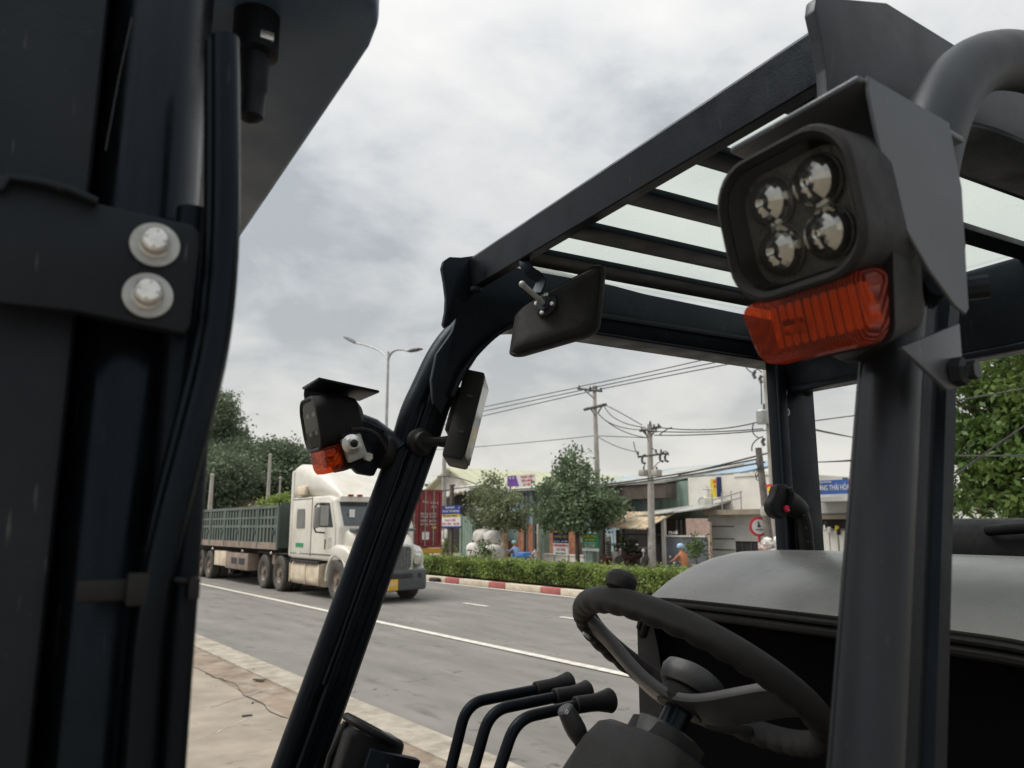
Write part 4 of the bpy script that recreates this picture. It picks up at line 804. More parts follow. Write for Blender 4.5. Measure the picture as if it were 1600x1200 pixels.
for x in (-.5, .5): M().b2(x - .08, x + .08, .1, 12, zz - .32, zz - .01).obj('rail', CHASY, ch, ang=None)
M().b2(-1.2, 1.2, .0, .12, zz - .26, zz - .02).obj('rear_bumper', CHASY, ch, ang=None)
for y in (1.4, 2.7, 4.0):
    for x in (-1.0, 1.0): M().lathe([(.2, -.16), (.46, -.15), (.5, -.1), (.5, .1), (.46, .15), (.2, .16)], (x, y, .5), (1, 0, 0), 20).obj('wheel', TYRE, ch)
M().b2(-.06, .06, -.02, .1, .3, zz - .26).obj('strut', CHASY, ch, ang=None); M().b2(-1.0, 1.0, -.02, .06, .3, .42).obj('underrun_bar', CHASY, ch, ang=None)

# ------------------------------------------------------------ clutter in front of the stall
TDARK_ = flat('bike_maroon', (.06, .02, .02), .4)
motorbike('parked dark maroon motorbike standing under the patched stall awning', (27.2, W(985, 824, n=27.2).y, gz), R(70), TDARK_, .95)
motorbike('parked black motorbike by the stall counter', (27.0, W(1012, 824, n=27.0).y, gz), R(110), DKST, .95)
for i, (x, lb) in enumerate(((941, 'left red plastic stool beside the green board'), (948, 'right red plastic stool beside the green board'))):
    t = thing('plastic_stool', lb, 'stool', (26.7, W(x, 824, n=26.7).y, gz)); M().lathe([(.15, .43), (.17, .44), (.16, .46), (0, .46)], (0, 0, 0), (0, 0, 1), 14).obj('seat', KR, t)
    for a in range(4): M().tube([(.13 * math.cos(a * 1.57), .13 * math.sin(a * 1.57), .44), (.17 * math.cos(a * 1.57), .17 * math.sin(a * 1.57), 0)], .02, 6).obj('leg', KR, t)
for i, (x, n_, hh, lb) in enumerate(((1086, 27.0, 1.3, 'leafy potted shrub in front of the grey tarpaulin'), (976, 28.2, 1.1, 'leafy potted plant on the stall counter side'), (700, 26.5, .9, 'low weedy shrub at the foot of the blue roadside sign'), (757, 25.2, .8, 'low weedy shrub in front of the sack pile'))):
    y = W(x, 824, n=n_).y; t = thing('potted_shrub', lb, 'plant', (n_, y, gz)); M().lathe([(.14, 0), (.2, .3), (.17, .3), (.12, .05)], (0, 0, 0), (0, 0, 1), 12).obj('pot', RUST, t); M().tube([(0, 0, .2), (.03, .02, hh * .7)], .025, 6).obj('stem', BARK, t)
    leafobj('foliage', leaves(rng.normal(size=(420, 3)) * np.array([.28, .32, .26]) + np.array([0, 0, hh * .75]), .14), LF_BRIGHT if i != 2 else LF_HEDGE, t)
# ------------------------------------------------------------ white tractor unit (faces -u), local x across, y backwards
TX, TY = 9.2, 18.3
tk = thing('tractor_truck', 'dusty white bonneted tractor truck with tall roof fairing driving in the near lanes', 'truck', (TX, TY, 0))
HWD = 1.06
cab = M(); cab.prism([(-HWD, y, z) for y, z in ((3.5, .95), (3.5, 2.62), (1.0, 2.62), (.62, 2.52), (.22, 1.8), (.22, .98), (1.0, .95))], (2 * HWD, 0, 0), bev=.07, seg=3); cab.obj('cab', TWHITE, tk)
def sect(y, w, z0, z1, r=.25, n=5): return [(a, y, (z0 + z1) / 2 + b) for a, b in rr(w, z1 - z0, min(r, (z1 - z0) * .45, w * .4), n)]
M().loft([sect(3.56, 2.04, 2.6, 3.5, .15), sect(3.4, 2.08, 2.58, 3.58, .25), sect(2.5, 2.04, 2.58, 3.48, .35), sect(1.7, 1.96, 2.56, 3.2, .35), sect(1.0, 1.86, 2.54, 2.86, .2), sect(.62, 1.7, 2.5, 2.62, .05)]).obj('roof_fairing', TWHITE, tk)
M().b2(-1.07, 1.07, 3.48, 3.66, 1.0, 3.4, bev=.05).obj('side_extender', TWHITE, tk)
M().loft([sect(.55, 1.92, 2.5, 2.62, .05), sect(.42, 1.95, 2.46, 2.58, .05)]).obj('sun_visor', TWHITE, tk)
for x in (-.7, -.45, 0, .45, .7): M().b2(x - .07, x + .07, .36, .44, 2.58, 2.63, bev=.015).obj('marker_light', AMBER, tk)
def wsq(x0, x1, a, b, off):    # strip on the raked screen
    d = Vector((0, -.72, .4)).normalized()
    def P_(x, t): return Vector((x, .62 + (.22 - .62) * t, 2.5 + (1.82 - 2.5) * t)) + d * off
    return [P_(x0, a), P_(x1, a), P_(x1, b), P_(x0, b)]
M().prism(wsq(-.93, .93, .1, .96, .004), Vector((0, -.72, .4)).normalized() * .02).obj('windscreen', GLASSD, tk, ang=None)
M().prism(wsq(-.02, .02, .1, .96, .028), Vector((0, -.72, .4)).normalized() * .015).obj('screen_bar', TDARK, tk, ang=None)
for x in (-.5, .3): M().tube([Vector((x, .2, 1.83)), Vector((x + .35, .3, 2.05)) + Vector((0, -.08, .03))], .012, 5).obj('wiper', TDARK, tk)
ins = M(); ins.b2(-.75, -.62, .3, .33, 2.05, 2.25); ins.obj('windscreen_sticker', S_WHITE, tk, ang=None)
# doors, windows
for s in (-1, 1):
    d = M(); d.prism([(s * 1.062, y, z) for y, z in ((.42, 1.12), (.42, 1.8), (.72, 2.45), (1.95, 2.5), (1.95, 1.12))], (s * .018, 0, 0), bev=.006, seg=1); do = d.obj('door', TWHITE, tk, ang=25)
    M().prism([(s * 1.082, y, z) for y, z in ((.62, 1.84), (.86, 2.36), (1.38, 2.38), (1.38, 1.84))], (s * .008, 0, 0)).obj('window', GLASSD, do, ang=None)
    M().b2(s * 1.085 - .01, s * 1.085 + .02, 1.0, 1.04, 1.25, 1.5).obj('handle', TDARK, do); M().b2(s * 1.083 - .005, s * 1.083 + .008, .62, .85, 1.3, 1.55).obj('air_vent', CHROME, do, ang=None)
    M().prism([(s * 1.064, y, z) for y, z in ((2.5, 1.78), (2.55, 2.3), (3.08, 2.3), (3.1, 1.78))], (s * .012, 0, 0), bev=.004, seg=1).obj('sleeper_window', GLASSD, tk, ang=None)
    M().b2(s * 1.06, s * 1.07, 2.02, 2.04, 1.05, 2.6).obj('panel_seam', TDARK, tk, ang=None)
    M().b2(s * 1.06, s * 1.068, .4, 3.48, 1.095, 1.11).obj('sill_seam', TDARK, tk, ang=None); M().b2(s * 1.06, s * 1.068, 2.05, 3.46, 2.56, 2.575).obj('roof_seam', TDARK, tk, ang=None)
    M().prism([(s * 1.078, y, z) for y, z in ((.55, 1.8), (.82, 2.42), (1.46, 2.44), (1.46, 1.8))], (s * .003, 0, 0)).obj('window_rubber', TDARK, do, ang=None)
    M().b2(s * 1.062, s * 1.07, 2.55, 3.1, 1.27, 1.38).obj('green_decal', S_GREEN, tk, ang=None); M().b2(s * 1.062, s * 1.07, 2.75, 3.0, 1.08, 1.2).obj('grey_decal', GREYW, tk, ang=None)
    M().b2(s * 1.0, s * 1.09, 2.5, 3.2, 2.68, 2.92, bev=.03).obj('fairing_panel', TDUST, tk)
    # mirrors
    for (y, z0, z1, w_, m) in ((1.12, 1.78, 2.32, .2, MGREY), (-.1, 1.55, 1.9, .16, TDARK)):
        if y < 0: continue
        mr = M(); mr.box((s * 1.3, y, (z0 + z1) / 2), (.17, .12, z1 - z0), bev=.05); mo = mr.obj('mirror', m, tk); M().box((s * 1.3, y + .065, (z0 + z1) / 2), (.13, .01, z1 - z0 - .1), bev=.003).obj('mirror_glass', CHROME, mo)
        M().tube([(s * 1.36, y, z0 + .02), (s * 1.3, y, z0 - .1), (s * 1.06, y - .05, z0 - .12)], .022, 6).obj('bracket', TDARK, mo); M().tube([(s * 1.36, y, z1 - .02), (s * 1.3, y, z1 + .08), (s * 1.06, y + .05, z1 + .06)], .022, 6).obj('bracket', TDARK, mo)
    # side fairing / tank
    sf = M(); sf.loft([[(s * .84 + a, y, .58 + b) for a, b in rr(.44, .6, .16, 4)] for y in (1.38, 2.3, 3.44)]); so_ = sf.obj('side_tank', TDUST, tk)
    for y in (1.38, 2.3, 3.42): M().b2(s * 1.065 - .012, s * 1.065 + .012, y, y + .05, .32, .84, bev=.005).obj('tank_band', TDUST, so_)
    M().b2(s * 1.0 - .1, s * 1.0 + .1, 1.42, 3.4, .88, .93).obj('step', TDARK, so_, ang=None)
    # wheel arch
    pts = [(s * .86, .3 + .62 * math.cos(R(a)), .52 + .62 * math.sin(R(a))) for a in range(-5, 186, 12)]
    M().sweep(pts, (1, 0, 0), rr(.07, .46, .03, 2)).obj('wheel_arch', TWHITE, tk)
    M().loft([[(s * .9 + a, y, z + b) for a, b in rr(w_, h_, .1, 4)] for y, w_, z, h_ in ((.8, .34, 1.2, .3), (.3, .42, 1.22, .34), (-.15, .36, 1.12, .4), (-.35, .26, 1.02, .36))]).obj('fender', TWHITE, tk)
    hl = M(); hl.loft([[(s * (.86 - k * .04) + a, y, 1.0 + b) for a, b in rr(w_, h_, .06, 4)] for k, (y, w_, h_) in enumerate(((-.22, .3, .34), (-.4, .28, .32), (-.5, .2, .22)))]); hl.obj('headlight', HEADL, tk)
# bonnet
M().loft([sect(.3, 1.94, .95, 1.82, .25), sect(-.05, 1.7, .95, 1.72, .3), sect(-.32, 1.5, .9, 1.6, .3), sect(-.54, 1.3, .84, 1.42, .25), sect(-.6, 1.1, .86, 1.3, .2)]).obj('bonnet', TWHITE, tk)
gr = M(); gr.loft([[(a, -.61, 1.05 + b) for a, b in rr(1.16, .72, .14, 5)], [(a, -.67, 1.05 + b) for a, b in rr(1.1, .66, .13, 5)]]); go = gr.obj('grille', CHROME, tk)
M().prism([(a, -.675, 1.05 + b) for a, b in rr(.98, .56, .1, 4)], (0, -.01, 0)).obj('grille_mesh', GRILL, go)
for i in range(11): M().b2(-.45 + i * .088, -.43 + i * .088, -.695, -.686, .8, 1.3).obj('grille_bar', DKST, go, ang=None)
for s in (-1, 1): M().b2(min(s * .6, s * .84), max(s * .6, s * .84), -.3, .15, 1.7, 1.78, bev=.03).obj('bonnet_vent', GRILL, tk)
# bumper: swept in plan
pl = [(-1.07, -.2, .52), (-1.06, -.55, .52), (-.92, -.8, .52), (-.5, -.95, .52), (0, -1.0, .52), (.5, -.95, .52), (.92, -.8, .52), (1.06, -.55, .52), (1.07, -.2, .52)]
pl = [(x * .98, y * .72, z) for x, y, z in pl]
M().sweep(arc_path(pl, .2, 3), (0, 0, 1), rr(.12, .5, .05, 3)).obj('bumper', BUMP, tk)
M().sweep([(-.8, -.66, .62), (-.4, -.745, .62), (0, -.785, .62), (.4, -.745, .62), (.8, -.66, .62)], (0, 0, 1), rr(.02, .12, .008, 1)).obj('bumper_slot', TDARK, tk)
M().box((-.16, -.79, .42), (.48, .02, .26), bev=.004).obj('number_plate', PLATE, tk)
for x in (-.32, -.24, -.16, -.08, .0): M().b2(x - .02, x + .02, -.806, -.802, .39, .49).obj('plate_mark', TDUST, tk, ang=None)
tym = M().lathe([(.27, -.13), (.3, -.15), (.45, -.15), (.5, -.11), (.505, 0), (.5, .11), (.45, .15), (.3, .15), (.27, .13)], (0, 0, 0), (1, 0, 0), 32, False).mesh('tyre', TYRE)
def rim(m): return M().lathe([(.28, -.13), (.26, -.1), (.2, -.06), (.1, -.09), (.09, -.15), (0, -.16)], (0, 0, 0), (1, 0, 0), 24, False).mesh('rim', m)
rm1 = rim(RIMM); tread = M()
for k in range(40):
    a = 2 * math.pi * k / 40; tread.box((0, .507 * math.cos(a), .507 * math.sin(a)), (.24, .035, .014), rot=Matrix.Rotation(a + math.pi / 2, 3, 'X'))
trm = tread.mesh('tread', TYRE, None)
nutm = M()
for k in range(10): nutm.lathe([(.018, 0), (.018, -.05)], (-.06, .15 * math.cos(k * .628), .15 * math.sin(k * .628)), (1, 0, 0), 6)
nutm = nutm.mesh('wheel_nuts', CHROME)
def wheel(parent, x, y, z, s, dual=False):
    w_ = link('wheel', tym, parent, (x, y, z)); w_.scale = (s, 1, 1)
    link('rim', rm1, w_, (-.0, 0, 0)); link('tread', trm, w_); link('wheel_nuts', nutm, w_)['kind'] = 'stuff'
    if dual: w2 = link('wheel', tym, parent, (x + s * .33 * 1, y, z))
for s in (-1, 1):
    wheel(tk, s * .92, .3, .5, -s if False else (1 if s < 0 else -1))
    for y in (4.3, 5.65): wheel(tk, s * .93, y, .5, 1 if s < 0 else -1, True)
M().b2(-.4, .4, -.5, 6.4, .55, .85).obj('chassis_rail', TDARK, tk, ang=None)
for s in (-1, 1): M().b2(min(s * .62, s * 1.04), max(s * .62, s * 1.04), 3.75, 6.3, 1.04, 1.07).obj('mudguard', TDARK, tk, ang=None); M().b2(s * .9 - .1, s * .9 + .1, 4.86, 5.1, .72, 1.02, bev=.02).obj('mudguard_stay', TBROWN, tk)
M().b2(-.9, .9, 3.7, 4.15, .5, 2.55, bev=.03).obj('bulkhead_cover', DARKI, tk); M().tube([(-.75, 3.78, .6), (-.75, 3.78, 2.9)], .07, 10).obj('exhaust', DKST, tk)
M().ball((-.3, 3.95, 2.2), .5, 14, (1.2, .45, .8)).obj('folded_sheet', DARKI, tk)
# driver hint: dark seats
M().b2(-.7, .7, 1.3, 1.5, 1.4, 2.1, bev=.05).obj('seats', TDARK, tk)
# ------------------------------------------------------------ green tipping trailer
tr = thing('dump_trailer', 'long dark green ribbed dump trailer behind the white truck', 'trailer', (TX, 22.78, 0)); x0 = -1.12
z0, z1, zm = 1.2, 2.42, 1.84
for s in (-1, 1):
    def sb(a, b): return (min(s * a, s * b), max(s * a, s * b))
    for k in range(7):
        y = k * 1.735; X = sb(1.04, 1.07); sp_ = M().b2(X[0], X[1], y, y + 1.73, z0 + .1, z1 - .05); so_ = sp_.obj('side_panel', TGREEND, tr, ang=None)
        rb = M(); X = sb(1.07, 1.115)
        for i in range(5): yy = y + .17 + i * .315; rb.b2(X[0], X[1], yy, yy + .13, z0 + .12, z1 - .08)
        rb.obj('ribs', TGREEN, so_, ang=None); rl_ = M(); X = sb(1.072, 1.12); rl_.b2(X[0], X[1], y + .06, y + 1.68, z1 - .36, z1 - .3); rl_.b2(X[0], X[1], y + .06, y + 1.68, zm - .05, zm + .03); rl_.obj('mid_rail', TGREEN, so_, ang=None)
        X = sb(1.06, 1.135); po = M().b2(X[0], X[1], y - .06, y + .06, z0, z1).obj('post', TGREEN, tr, ang=None)
        X = sb(1.05, 1.13); M().b2(X[0], X[1], y + .2, y + .4, zm - .25, zm - .12, bev=.01).obj('latch', TGREEND, so_)
    X = sb(1.05, 1.13); M().b2(X[0], X[1], 0, 12.1, z1 - .06, z1 + .03).obj('top_rail', TGREEN, tr, ang=None); X = sb(1.05, 1.13); M().b2(X[0], X[1], 0, 12.1, z0 - .04, z0 + .16).obj('bottom_rail', TBROWN, tr, ang=None)
    X = sb(.7, 1.08); M().b2(X[0], X[1], 2.65, 5.0, .45, .98, bev=.02).obj('battery_box', TBROWN, tr)
    X = sb(1.075, 1.085)
    for a in (2.95, 3.75): M().b2(X[0], X[1], a, a + .6, .62, .82).obj('box_opening', DARKI, tr, ang=None)
    X = sb(.7, 1.07); M().b2(X[0], X[1], 5.02, 6.4, .5, 1.0, bev=.02).obj('tool_box', GREYW if s > 0 else TDUST, tr)
    for y in (7.0, 8.1, 9.4): wheel(tr, s * .95, y, .48, 1 if s < 0 else -1, True)
    for y in (.5, 3.2, 6.6): M().ball((s * 1.08, y, 1.05), .05, 8).obj('side_marker', CHROME, tr)
M().b2(-1.05, 1.05, 0, .06, z0, z1 + .1).obj('headboard', TGREEN, tr, ang=None); M().b2(-1.0, 1.0, .06, 12.1, z0 - .02, z0 + .06).obj('floor', TDARK, tr, ang=None); M().b2(-.45, .45, .2, 12, .78, 1.17).obj('chassis_rail', TDARK, tr, ang=None)
bag = thing('white_sack', 'white bag seen through under the trailer on the far roadside', 'sack', (W(357, 888, n=13.3).x, W(357, 888, n=13.3).y, 0)); M().loft([[(a * k, b * k, z) for a, b in rr(.6, .6, .2, 4)] for z, k in ((0, 1), (.15, 1.05), (.3, .7), (.36, .3))]).obj('bag', SACK, bag)
# ------------------------------------------------------------ forklift: x = rearward (r), y = to its right-hand side (t), z up
FC = Vector((1.2, .988, 0)); rot = -(AR - AF)
fk = thing('forklift', 'black forklift truck with roof guard, mast, LED headlights and steering wheel filling the foreground', 'forklift', Matrix.Rotation(rot, 3, 'Z') @ FC, rot)
def fp(m, name, mt, parent=None, ang=35): return m.obj(name, mt, parent or fk, None if parent else -FC, ang)
def clear_mat():
    m = bpy.data.materials.new('clear_glass'); m.use_nodes = True; n = m.node_tree.nodes; l = m.node_tree.links; n.remove(n['Principled BSDF'])
    a = n.new('ShaderNodeBsdfTransparent'); a.inputs[0].default_value = (.85, .85, .85, 1); g = n.new('ShaderNodeBsdfGlossy'); g.inputs['Roughness'].default_value = .04; f = n.new('ShaderNodeFresnel'); f.inputs[0].default_value = 1.12
    x = n.new('ShaderNodeMixShader'); l.new(f.outputs[0], x.inputs[0]); l.new(a.outputs[0], x.inputs[1]); l.new(g.outputs[0], x.inputs[2]); l.new(x.outputs[0], n['Material Output'].inputs[0]); return m
CLEAR = clear_mat()
def amber_mat():
    m = bpy.data.materials.new('amber_clear'); m.use_nodes = True; n = m.node_tree.nodes; l = m.node_tree.links; b = n['Principled BSDF']
    b.inputs['Base Color'].default_value = (.22, .02, .0015, 1); b.inputs['Roughness'].default_value = .1
    tr = n.new('ShaderNodeBsdfTransparent'); tr.inputs[0].default_value = (.85, .26, .02, 1); tl = n.new('ShaderNodeBsdfTranslucent'); tl.inputs[0].default_value = (.9, .2, .006, 1)
    tcn = n.new('ShaderNodeTexCoord'); wv = n.new('ShaderNodeTexWave'); wv.bands_direction = 'Y'; wv.inputs['Scale'].default_value = 110; l.new(tcn.outputs['Object'], wv.inputs[0])
    bp = n.new('ShaderNodeBump'); bp.inputs['Strength'].default_value = .7; bp.inputs['Distance'].default_value = .003; l.new(wv.outputs[1], bp.inputs['Height']); l.new(bp.outputs[0], b.inputs['Normal'])
    a = n.new('ShaderNodeMixShader'); a.inputs[0].default_value = .3; l.new(b.outputs[0], a.inputs[1]); l.new(tl.outputs[0], a.inputs[2])
    x = n.new('ShaderNodeMixShader'); mr = n.new('ShaderNodeMapRange'); l.new(wv.outputs[1], mr.inputs[0]); mr.inputs[3].default_value = .35; mr.inputs[4].default_value = .75; l.new(mr.outputs[0], x.inputs[0])
    l.new(a.outputs[0], x.inputs[1]); l.new(tr.outputs[0], x.inputs[2]); l.new(x.outputs[0], n['Material Output'].inputs[0]); return m
AMBERC = amber_mat()
def rc(z): return .572 + .327 * (z - 1.8)
TC = .988
# --- overhead guard: front beam carries its frame parts
FRAMEM = mat('frame_paint_lit', (.009, .0102, .0125), .45, var=.08, scale=5, bump=.08, bscale=500, spec=.35, tint=(.82, .91, 1), wear=(.03, .03, .031))  # stronger light on the near side put into a lighter copy of the paint
gd = fp(M().prism([(r_, .505, z) for r_, z in ((.715, 2.309), (.715, 2.374), (.7285, 2.388), (.735, 2.388), (.735, 2.307), (.717, 2.307))], (0, .965, 0)), 'overhead_guard', BLK)
fp(M().b2(.7355, .768, .512, 1.463, 2.372, 2.3865, bev=.003), 'beam_flange', BLK, gd)
for s in (1, -1):
    def tz_(z): return .07 * min(z - 1.8, .18)
    # round tube at the outside, bent over into the roof
    tp = [Vector((rc(z) - .02, TC + s * (.59 - tz_(z)), z)) for z in (.75, 1.1, 1.5, 1.8, 1.95, 2.04)]
    tp += [Vector((r_, TC + s * .578, z)) for r_, z in ((.66, 2.10), (.69, 2.165), (.722, 2.215), (.762, 2.256), (.81, 2.286), (.87, 2.306), (.95, 2.317), (1.1, 2.32), (1.4, 2.32), (1.72, 2.315))]
    cs = []                                     # smooth it
    for i in range(len(tp) - 1):
        p0, p1, p2, p3 = tp[max(0, i - 1)], tp[i], tp[i + 1], tp[min(len(tp) - 1, i + 2)]
        for t in (0, .25, .5, .75): cs.append(.5 * ((2 * p1) + (p2 - p0) * t + (2 * p0 - 5 * p1 + 4 * p2 - p3) * t * t + (3 * p1 - p0 - 3 * p2 + p3) * t ** 3))
    fp(M().tube(cs + [tp[-1]], [.0245 + .0065 * max(0, min(1, (p.z - 1.98) / .12)) for p in cs + [tp[-1]]], 24), 'side_tube', FRAMEM if s < 0 else BLK, gd, 60)
    # thin ridges added up the tube front to draw highlight and dark lines
    for an in (R(118), R(150), R(205)): fp(M().tube([p + Vector((math.cos(an), -math.sin(an) * (1 if an < 3 else -1) * -1, 0)) * .0243 for p in tp[:6]], .0016, 6), 'highlight_ridge', BLK2, gd)
    # inner box member of the pillar, with a lengthwise groove on each face
    mp = [Vector((rc(z) + .022, TC + s * (.582 - tz_(z)), z)) for z in (.75, 1.1, 1.5, 1.8, 1.98, 2.06)] + [Vector((rc(2.06) + .036, TC + s * .545, 2.12)), Vector((.735, TC + s * .515, 2.2))]
    PR = [(.024, -.026), (.028, -.02), (.028, .02), (.024, .026), (-.022, .026), (-.028, .02), (-.028, -.02), (-.022, -.026), (-.008, -.026), (-.004, -.02), (.008, -.02), (.012, -.026)]
    fp(M().sweep(mp, (0, 1, 0), PR), 'pillar_member', BLK, gd, 28)
    wb_ = [p + Vector((-.034, -.02, 0)) for p in mp[2:6]]; fp(M().tube([wb_[0].lerp(wb_[-1], k / 14) + Vector((random.uniform(-.001, .001), 0, 0)) for k in range(15)], .003, 6), 'weld_bead', BLK2, gd)
    # deep side plate: gusset in front, arched underside, roof side beam behind
    pts = [L(x, y, u=1.465) for x, y in ((691, 418), (694, 407), (703, 401), (720, 402))]
    pts = [(p.x, p.z) for p in pts] + [(.78, 2.402), (.92, 2.39), (1.2, 2.37), (1.72, 2.36), (1.72, 2.24), (1.03, 2.247), (.88, 2.247), (.816, 2.239), (.775, 2.212), (.746, 2.184), (.72, 2.155), (.703, 2.131), (.686, 2.1), (.673, 2.07), (.655, 2.03), (.638, 2.05), (.632, 2.10)]
    pts += [(L(x, y, u=1.465).x, L(x, y, u=1.465).z) for x, y in ((683, 552), (708, 517), (716, 494), (703, 508), (697, 512), (693, 506), (697, 485), (698, 465), (695, 440))]
    t0 = TC + s * .477; fp(M().prism([(r_, min(t0, t0 + s * .014), z) for r_, z in pts], (0, .014, 0), bev=.002, seg=2), 'side_plate', BLK if s > 0 else FRAMEM, gd)
    lip = [(1.72, 2.238), (1.03, 2.245), (.88, 2.245), (.816, 2.237), (.775, 2.21), (.746, 2.182), (.72, 2.153), (.703, 2.129), (.686, 2.098), (.673, 2.068)]
    fp(M().sweep(arc_path([(r_, TC + s * .5, z) for r_, z in lip], .03, 3), (0, 1, 0), rr(.008, .085, .003, 2)), 'arch_flange', BLK, gd)
    fp(M().b2(.93, 1.7, min(TC + s * .47, TC + s * .476), max(TC + s * .47, TC + s * .476), 2.288, 2.3, bev=.001), 'beam_groove', BLK2, gd)
    # rear pillar: folded plate
    rp = fp(M().b2(1.61, 1.748, TC + s * .462 - .02, TC + s * .462 + .02, .95, 2.24, bev=.004), 'rear_pillar', BLK, gd)
    fp(M().b2(1.602, 1.632, TC + s * .462 - .03, TC + s * .462 - .0205, .95, 2.225, bev=.003), 'pillar_flange', BLK, gd)
for x, y in ((1224, 613), (1228, 644)): fp(M().lathe([(.011, 0), (.011, .004), (.0065, .004), (.0065, 0)], L(x, y, u=1.4275), (0, -1, 0), 18), 'bolt_hole_ring', ZINCP, gd)
for a, b_ in ((.606, .650), (.770, .818), (.932, .986), (1.10, 1.164), (1.26, 1.335)): fp(M().b2(.7355, 1.64, a, b_, 2.334, 2.348, bev=.003), 'roof_slat', BLK, gd)
fp(M().b2(1.64, 1.74, .53, 1.45, 2.16, 2.345, bev=.012), 'rear_beam', BLK, gd)
fp(M().b2(1.632, 1.66, .56, 1.42, 2.15, 2.165, bev=.004), 'rear_lip', BLK, gd)
fp(M().b2(.77, 1.7, .535, 1.44, 2.366, 2.371), 'roof_panel', ACRYL, gd, None)
for r_, t_ in ((.72, 1.44), (1.69, 1.40), (1.69, .6)): fp(M().lathe([(.013, 0), (.013, .008), (.007, .012), (.0, .012)], (r_, t_, 2.155 if r_ > 1 else 2.306), (0, 0, -1), 6), 'bolt_head', BLK2, gd)
# --- headlights
def lamp(O, outer, label):
    O = Vector(O); tl = R(12.5); X = Vector((0, 1, 0)); U = Vector((-math.sin(tl), 0, math.cos(tl))); Nn = Vector((-math.cos(tl), 0, -math.sin(tl)))
    def P_(a, b, d): return O + X * a + U * b + Nn * d
    def lp(w, h, d, r=.034, dy=0): return [P_(a, b + dy, d) for a, b in rr(w, h, r, 7)]
    h_ = fp(M().loft([lp(.06, .07, -.1, .02, -.01), lp(.088, .098, -.088, .026, -.008), lp(.106, .112, -.06, .032, -.004), lp(.116, .112, -.02), lp(.124, .112, -.002), lp(.125, .113, .004), lp(.123, .111, .007), lp(.118, .106, .008), lp(.109, .097, .004, .029), lp(.104, .092, -.004, .027), lp(.1, .088, -.012, .025)], False), 'headlight', PLAS)
    h_['label'] = label
    fp(M().loft([lp(.103, .091, -.013, .025), lp(.1, .088, -.014, .025)]), 'lens_cavity', LENSB, h_)
    for a in (-.0215, .0215):
        for b in (-.0192, .0192):
            c = P_(a, b, -.0125); fp(M().lathe([(.0204 * math.cos(k * .196), .0155 * math.sin(k * .196) + .001) for k in range(8)] + [(.0025, .0152), (0, .015)], c, Nn, 20), 'led_lens', LEDM, h_, None); fp(M().lathe([(.021, 0), (.021, .003), (.0202, .0035)], c, Nn, 20, False), 'led_ring', LENSB, h_)
    fp(M().loft([lp(.105, .093, .0035, .026), lp(.105, .093, .0045, .026)]), 'front_glass', CLEAR, h_)
    # amber indicator under and round the sides
    ts = -outer * .007
    def li(w, z0, z1, d): return [P_(a * (1 + .11 * b / .027) + ts, (z0 + z1) / 2 + b, d) for a, b in rr(w, z1 - z0, .012, 4)]
    fp(M().loft([li(.092, -.1, -.05, -.034), li(.1, -.104, -.05, -.028), li(.108, -.105, -.052, -.012), li(.108, -.103, -.053, .0), li(.1, -.098, -.056, .004)]), 'indicator_lens', AMBERC, h_)
    rf_ = M()
    for k in range(11): rf_.loft([[P_(ts - .04 + k * .008 + a, -.0755 + b, d) for a, b in rr(.0066, .034, .002, 1)] for d in (-.03, -.016)])
    rf_.obj('reflector_ribs', LEDM, h_, None, None)['kind'] = 'stuff'
    fp(M().lathe([(.004, -.01), (.0065, -.004), (.0065, .004), (.003, .01), (0, .011)], P_(ts + outer * -.022, -.078, -.009), Nn, 12), 'indicator_bulb', LEDM, h_)
    fp(M().loft([li(.092, -.1, -.03, -.08), li(.104, -.106, -.03, -.035)]), 'indicator_base', PLAS, h_)
    # bent sheet visor with its side cheek
    dr, dz = O.x - .45, O.z - 2.027; t0, t1 = (O.y - .05, O.y + .078) if outer < 0 else (O.y - .078, O.y + .05)
    if outer > 0: dz -= .011; dr -= .036
    v0 = [(.472, 2.124), (.60, 2.108), (.60, 2.1025), (.472, 2.1185)]
    fp(M().prism([(r_ + dr, t0, z + dz) for r_, z in v0], (0, t1 - t0, 0), bev=.002, seg=2), 'visor', GREYPT if outer < 0 else BLK, h_)
    tp = t0 - .004 if outer < 0 else t1 + .001
    ck = [L(x, y, u=.33) for x, y in ((1345, 124), (1472, 196), (1492, 300), (1502, 486), (1497, 494), (1480, 480), (1440, 425), (1400, 355), (1372, 275), (1356, 200), (1346, 150))]
    fp(M().prism([(p.x + dr, tp, p.z + dz) for p in ck], (0, .003, 0), bev=.0008, seg=1), 'visor_cheek', GREYPT, h_)
    return h_, P_
NL = (.45, .378, 2.027); FL = (.426, 1.6, 2.009)
h1, P1 = lamp(NL, -1, 'near LED headlight with amber indicator'); h2, P2 = lamp(FL, 1, 'far LED headlight with amber indicator')
for h_, P_, s, O in ((h1, P1, -1, NL), (h2, P2, 1, FL)):
    z = O[2] - .055; q_ = Vector((rc(z) - .02, TC + s * (.582 - .07 * (z - 1.8)), z))
    fp(M().tube([P_(0, -.02, -.095), P_(0, -.03, -.125), q_], [.03, .024, .03], 12), 'lamp_arm', BLK, h_)
    fp(M().lathe([(.03, -.01), (.036, 0), (.036, .012), (.02, .016)], q_ - Vector((.03, 0, 0)), (-1, 0, .2), 18), 'lamp_boss', RUB, h_)
